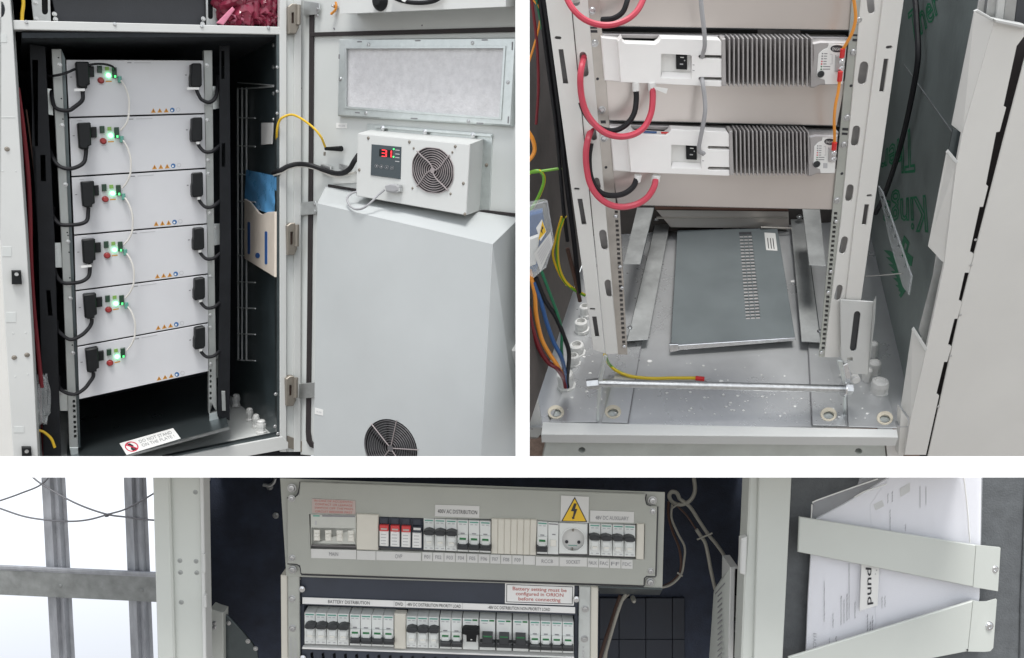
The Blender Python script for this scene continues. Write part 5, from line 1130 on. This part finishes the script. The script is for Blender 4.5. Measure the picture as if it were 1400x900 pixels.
# warning triangle
wq = [(767,677.6),(805.2,679.4),(804.6,715),(766.2,713.2)]
ws_ = part('warning_sticker', ext(wq, PC, .0005, off=.0054), 'label_grey', db)
part('triangle_border', ext([(785.8,679.4),(803,714),(767.4,713)], PC, .0004, off=.0058), 'ink', ws_); part('triangle', ext([(785.8,682.2),(801,712.8),(769.4,712)], PC, .0004, off=.0062), 'warn_yellow', ws_)
part('bolt_mark', ext([(785,688.5),(788.4,688.8),(786.2,696),(789.4,696.2),(785,708),(786.2,708.6),(782.8,710.4),(781.6,706.6),(783,707.2),(784.6,699.4),(780.6,699)], PC, .0004, off=.0066), 'ink', ws_)
# --------------------------------------------------------------- lower DC panel
dp = thing('breaker_panel', 'dark rack panel with a row of white breakers below the grey board', 'breaker panel', PC.hit((600,910)))
D0 = PC.off(-.012)
part('rack_ear', ext([(393,787),(409,787.5),(410,915),(394,915)], D0, .004, .001, off=.008), 'rail_green', dp); part('rack_ear', ext([(792,801.5),(807.5,802),(806.5,915),(790.5,915)], D0, .004, .001, off=.008), 'galv_light', dp)
part('side_post', ext([(807.5,802),(818,802.5),(817,915),(806.5,915)], D0, .05, .001, off=.004), 'blank_cream', dp); part('side_post', ext([(383.5,787),(393,787),(394,915),(384.5,915)], D0, .05, .001, off=.004), 'blank_cream', dp)
part('fascia', ext([(411,786),(791.5,801.5),(790,842),(412.5,827.5)], D0, .003, .0008, off=.002), 'navy_plate', dp)
part('recess', ext([(411,822),(792,838),(790,915),(411,915)], D0, .001, off=-.03), 'navy_plate', dp)
part('recess_wall', ext([(410.5,826),(415.4,826.5),(415.4,915),(410.5,915)], D0, .03, off=.0), 'navy_plate', dp); part('recess_wall', ext([(785.6,841),(791.5,841.5),(790.5,915),(785,915)], D0, .03, off=.0), 'navy_plate', dp)
for p in ((399.4,818.6),(400,859),(800,832.5),(799,873.6)): screw(p, D0, 4.2, dp, .008, 'pan', 'bolt_steel')
for p in ((412.6,805.6),(788,819.5),(414,900),(401,903)): screw(p, D0, 3, dp, .006, 'hex', 'chrome')
q = [(413.3,817),(786.3,830.6),(786.3,839),(413.3,825.8)]
ls = part('label_strip', ext(q, D0, .001, .0003, off=.0045), 'label_white', dp)
def on_strip(s, x0, x1): 
    u = lambda x: (x-413.3)/373.0
    text(s, sub(q,u(x0),.24,u(x1),.76), D0, 'ink', ls, .005)
on_strip('BATTERY DISTRIBUTION', 448.5, 505.5); on_strip('EWD', 540.7, 551); on_strip('-48V DC DISTRIBUTION PRIORITY LOAD', 556, 630); on_strip('-48V DC DISTRIBUTION NON-PRIORITY LOAD', 667, 752)
for x in (538.5,554,632): u = (x-413.3)/373; part('label_joint', ext(sub(q,u,0,u+.0012,1), D0, .0004, off=.0048), 'ink_soft', ls)
bq = [(690.6,797.2),(785.4,800.8),(784.6,828.2),(690.3,825)]
bl = part('notice', ext(bq, D0, .0006, off=.0032), 'label_white', dp)
part('notice_border', ext(sub(bq,.02,.06,.98,.94), D0, .0003, 0, [sub(bq,.028,.085,.972,.915)], off=.0036), 'ink', bl)
for s, t, w in (('Battery setting must be',.29,.78),('configured in ORION',.53,.69),('before connecting',.78,.61)): text(s, sub(bq,.5-w/2,t-.12,.5+w/2,t+.11), D0, 'ink_red', bl, .0036, bold=.012)
f = lambda x, y: (x, y+(x-415.8)*.0355)
def brow(xs, kind):
    for i in range(len(xs)-1): breaker([f(xs[i],838),f(xs[i+1],838),f(xs[i+1],880.5),f(xs[i],880.5)], dp, kind, D0)
brow([415.8,430.8,446.2,461.2,476.7], 'up'); brow([477.7,492.7,508,523.5,538.5], 'down'); blank([f(539,835),f(554.7,835),f(554.7,883),f(539,883)], dp, D0)
brow([555,570,585.4,600], 'up'); brow([600.8,616.6,631.5], 'down'); brow([723.7,738.8,753.7,768.8,784.6], 'down')
for k, (x0, x1) in enumerate(((632.2,654.4),(655.2,677.4),(678.4,699.8),(700.8,722.8))):
    q_ = [f(x0,838),f(x1,838),f(x1,880.5),f(x0,880.5)]; b = part('breaker', ext(sub(q_,.015,0,.985,1), D0, .02, .0008, off=.006), 'breaker_white', dp)
    part('print_mark', ext(sub(q_,.12,.035,.55,.07), D0, .0004, off=.0066), 'teal_print', b); part('print_mark', ext(sub(q_,.62,.02,.92,.07), D0, .0004, off=.0066), 'green_mark', b); part('print_mark', ext(sub(q_,.2,.12,.5,.15), D0, .0004, off=.0066), 'ink_soft', b)
    if k == 0: part('toggle', ext([bil(q_,s,t) for s,t in ((.0,.40),(.14,.37),(.86,.37),(1.0,.40),(1.0,.52),(.84,.55),(.84,.76),(.24,.76),(.24,.55),(.0,.52))], D0, .014, .0012, off=.02), 'black_plastic', b); part('print_mark', ext(sub(q_,.5,.66,.6,.69), D0, .0004, off=.0206), 'label_grey', b)
    else:
        part('toggle', ext(sub(q_,.18,.53,.82,.80), D0, .014, .0012, off=.018), 'toggle_black', b); part('toggle_foot', ext(sub(q_,.02,.76,.98,.92), D0, .012, .0012, off=.016), 'toggle_black', b); part('window', ext(sub(q_,.24,.54,.76,.575), D0, .0004, off=.0186), 'green_mark', b)
part('front_lip', ext([(413,885.4),(785,898.4),(785,900.6),(413,887.8)], D0, .01, .0006, off=.006), 'label_white', dp)
vq = [(413,888),(785,900.8),(785,930),(413,930)]
vh = []
for k in range(23):
    x = 424+k*15.3; y = f(x,893)[1]; vh.append([(x,y),(x+4,y-2),(x+5.5,y+12),(x+1.5,y+12)])
part('vent_plate', ext(vq, D0, .002, 0, vh, off=.003), 'navy_plate', dp); part('vent_back', ext(vq, D0, .001, off=-.01), 'ink', dp)
for k in range(2): text(('MAXIMUM','BATTERY')[k], [(396.4+k*6,900),(396.4+k*6,872),(399.6+k*6,872),(399.6+k*6,900)], D0, 'ink_soft', dp, .0084)
text('RACK 4', [(796,902),(796,884),(799,884),(799,902)], D0, 'ink_soft', dp, .0084)
# --------------------------------------------------------------- right interior
K0 = PC.off(-.12)
for pts, r, m, lab, z in (([(946,640),(949,656),(950,672),(944,684),(932,690),(920,687),(915,679),(918,673),(925,674),(929,682)], 2.8, 'cream_cable', 'coiled cream cable at the top right of the navy lining', 0),
                    ([(929,682),(943,693),(955,711),(967,729),(980,745),(992,763),(997,780)], 2.5, 'cream_cable', 'cream cable running down to the vented box', 0),
                    ([(952,724),(958,733),(964,742),(968,758),(972,780),(978,806)], 2.5, 'cream_cable', 'second cream cable ending behind the vented box', .005),
                    ([(924,690),(938,704),(948,718),(954,727)], 1.3, 'brown_cable', 'thin dark wire between the coiled and lower cables', -.01),
                    ([(914,686),(914,706),(920,728),(928,748),(931,768),(929,784),(918,796),(905,802),(890,803)], 1.8, 'brown_cable', 'brown wire curving back to the distribution board', .0),
                    ([(919,690),(918,708),(927,730),(936,748),(935,768),(931,786),(918,799),(904,803.5),(890,805)], 1.6, 'cream_cable', 'pale wire running beside the brown wire to the board', .004),
                    ([(856,812),(850,822),(842,845),(834,872),(826,900),(822,915)], 2.2, 'cream_cable', 'pale cable dropping below the board beside the post', .03),
                    ([(848,814),(843,828),(836,850),(826,880),(819,905)], 2.4, 'brown_cable', 'brown cable dropping below the board beside the post', .02),
                    ([(860,812),(848,826),(840,850),(831,880),(827,915)], 1.5, 'cream_cable', 'thin pale cable behind the dropping cable', .01)):
    cable('hanging_cable', [K0.hit(p,z) for p in pts], px(K0,pts[0],r), m, lab)
for p, q_, lab in (((953,738),(974,729),'white cable tie around the two descending cables'),((919,695),(929,688),'white cable tie under the cable coil'),((926,783),(933,788),'cable tie on the wires curving back to the board')):
    solo('cable_tie', tube([K0.hit(p,.012), K0.hit(q_,.014)], .0013, 6, 1), 'cream_cable', lab, 'cable tie')
solo('cable_clip', lathe((865,817), K0, [(3.2,0),(3.2,.01),(2,.014),(.1,.014)], .03, 12), 'cream_cable', 'round pale cable clip under the distribution board', 'clip')
vp = thing('louvre_panel', 'dark panel with faint square seams low on the back wall', 'panel', BC.hit((890,915)))
for x0, x1 in ((820,846),(846.8,882.6),(883.4,919),(919.8,936)):
    for y0, y1 in ((818,873.8),(874.6,935)): part('panel_tile', ext(rect(x0,y0,x1,y1,.01), BC, .01, .0006, off=.006), 'navy_tile', vp)
vb = thing('vented_box', 'pale box with louvred slanting face beside the right jamb', 'box', PC.hit((985,915),-.03))
V0 = PC.off(-.02)
fa = [V0.hit((975.8,809.7),-.05), V0.hit((998.5,776),.0), V0.hit((995.5,915),.0), V0.hit((968.5,915),-.05)]
part('louvre_face', hexa(fa, [p+V((.004,0,.012)) for p in fa]), 'cab_green', vb)
fp_ = Pl(fa[0], (fa[1]-fa[0]).cross(fa[3]-fa[0]))
part('vent_slot', ext([(977.5,811.5),(990.5,797),(990.5,798.6),(977.5,813.2)], fp_, .0005, off=.0004), 'ink_grey', vb)
for k in range(14):
    y = 811+k*7.5; part('vent_slot', ext([(981,y+3.5),(986.5,y-2),(986.5,y),(981,y+5.5)], fp_, .0005, off=.0004), 'ink_grey', vb)
part('edge_strip', ext([(998.5,775.6),(1009,775.2),(1009,778),(1005.5,778.5),(1002.5,915),(995.5,915)], V0, .04, .001, off=.001), 'cab_pale', vb)
part('interior', ext([(1003,778),(1022,778),(1020,915),(1001,915)], V0, .005, off=-.03), 'ink', vb)
part('circuit_board', ext([(1006,818),(1016,818),(1015,905),(1005,905)], V0, .003, off=-.02), 'pcb', vb); part('relay', ext([(1008,819),(1016,819),(1015.5,848),(1007.5,848)], V0, .01, .001, off=-.008), 'label_grey', vb); part('relay', ext([(1006,853),(1013,853),(1013,867),(1006,867)], V0, .008, .001, off=-.01), 'galvanised', vb)
# right jamb
part('jamb', ext([(1025.8,640),(1039,640),(1031,915),(1013,915),(1018,786),(1021.7,734.7)], J, .03, .002), 'cab_green', cc)
part('jamb', ext([(1038.4,640),(1083,640),(1069.4,915),(1030.4,915)], J, .04, .001, off=.006), 'cab_green', cc)
part('catch_plate', ext([(1013.5,737),(1022,734.5),(1020,785.5),(1018,787),(1012,784.5)], J, .01, .0015, off=.006), 'cab_pale', cc)
# --------------------------------------------------------------- door with document holder
Q0 = PC.off(.0)
cdoor = thing('lined_door', 'dark grey lined door at the right of the lower cabinet', 'door', Q0.hit((1240,910)))
part('liner', ext([(1080,643),(1440,643),(1440,930),(1066,930)], Q0, .03, .001), 'door_liner', cdoor)
part('edge', ext([(1396,820),(1404,640),(1440,640),(1440,930),(1394,930)], Q0, .01, .001, off=.003), 'door_liner', cdoor)
S0 = Q0.off(.035)
straps = (([(1093,707),(1334.7,745.8),(1330.6,802.8),(1091,755)], [(1334.7,745.8),(1368,749.2),(1364.4,808.5),(1330.6,802.8)], (1358.3,777.8), 5.6, 'upper sloping pale green strap with a screw holding the papers'),
          ([(1078,899),(1330.6,821.7),(1323.6,891),(1236,908),(1150,925),(1080,925)], [(1330.6,821.7),(1340,823.5),(1350,823.5),(1363,819.8),(1358,886),(1354,890.5),(1346,891.5),(1323.6,891)], (1351.4,856), 5.6, 'lower rising pale green strap with a screw holding the papers'))
for q, fold, sp, r, lab in straps:
    t = thing('document_strap', lab, 'strap', Q0.hit(q[-1]), 'document straps')
    part('bar', ext(q, S0, .003, .001), 'cab_green', t)
    part('foot', sheet([S0.hit(p, 0 if p[0] < 1336 and p in (fold[0], fold[-1]) else -.012) for p in fold], -S0.n*.003), 'cab_green', t)
    screw(sp, S0, r, t, -.012, 'pan', 'chrome')
solo('ink_dot', lathe((1322.5,888.5), S0, [(1.2,0),(1.2,.0008),(.1,.0008)], .0005, 8), 'ink', 'tiny black dot at the corner of the lower strap', 'mark')
H0 = Q0.off(.014)
pp = thing('paper_sheets', 'stack of white printed sheets tucked behind the two straps', 'papers', Q0.hit((1220,905)))
pap = [(1117,709.5),(1150,692),(1185,672),(1219,651),(1222,640),(1342,640),(1340.5,745),(1339,818),(1330,860),(1225,905),(1102,905),(1105,820),(1109,758)]
part('sheet', ext(pap, H0, .003), 'paper', pp)
part('sheet', ext([(1225,640),(1338,640),(1336.5,745),(1335,815),(1326,858),(1200,900),(1190,690)], H0, .0008, off=.0008), 'paper', pp)
def vtext(n, x, y0, y1, w=1.6, m='ink_grey'):
    part('print_line', ext([(x,y0),(x+w,y0),(x+w-1,y1),(x-1,y1)], H0, .0002, off=.0014), m, pp)
rn = random.Random(4)
for x, y0, y1 in ((1127,795,850),(1139,839,858),(1150,815,855),(1154,820,852),(1158,812,850),(1161,770,846),(1169,823,846),(1186,840,865),(1193,842,862),(1190,850,864),(1134,873,885),(1143,870,880),(1217,697,725),(1238,717,728),(1206,816,832),(1210,815,830),(1258,665,694),(1266,666,690),(1220,672,688),(1214,675,688)): 
    y = y0
    while y < y1-1: 
        l = rn.uniform(1.5,5); vtext(0, x, y, min(y+l, y1), rn.uniform(.7,1.2)); y += l+.8
for q in ([(1194,690),(1206,684),(1209,692),(1197,698)], [(1230,668),(1244,660),(1244,672),(1231,680)]): part('print_block', ext(q, H0, .0002, off=.0014), 'label_grey', pp)
text('EFACC', [(1116,866),(1116,888),(1111.5,888),(1111.5,866)], H0, 'ink_grey', pp, .0014)
lq = [(1178,770),(1202.5,773),(1200,828),(1175.4,835.8)]
lc = thing('logo_card', 'small white card with a black rotated logo on the papers', 'card', H0.hit((1188,835)))
part('card', ext(lq, H0, .0012, .0003, off=.008), 'label_white', lc); text('pund', [(1194,777),(1194,826),(1183.5,828),(1183.5,776)], H0, 'ink', lc, .0086, bold=.01)
for x, y in ((1196,775),(1198.5,780),(1197,785)): part('logo_spark', ext(circ((x,y),.7,6), H0, .0002, off=.0086), 'ink_grey', lc)
# clear sleeve in front of the paper
sl = thing('plastic_sleeve', 'clear plastic document sleeve over the white sheets', 'sleeve', Q0.hit((1150,690)))
sq = [(1111.5,688),(1116,684.5),(1172,664.5),(1176,652),(1182,640),(1344,640),(1341.5,745),(1339.5,817),(1330,860),(1215,905),(1101,905),(1108,760)]
part('film', ext(sq, H0, .0006, off=.006), 'film', sl)
for pts in ([(1111.5,688),(1116,684.5),(1172,664.5),(1200,655)], [(1168,680),(1182,672),(1195,668),(1212,662)], [(1316,640),(1322,690),(1326,742)], [(1110,690),(1109,712)]): part('film_edge', tube([H0.hit(p,.0075) for p in pts], .0009, 5, 3), 'label_white', sl)
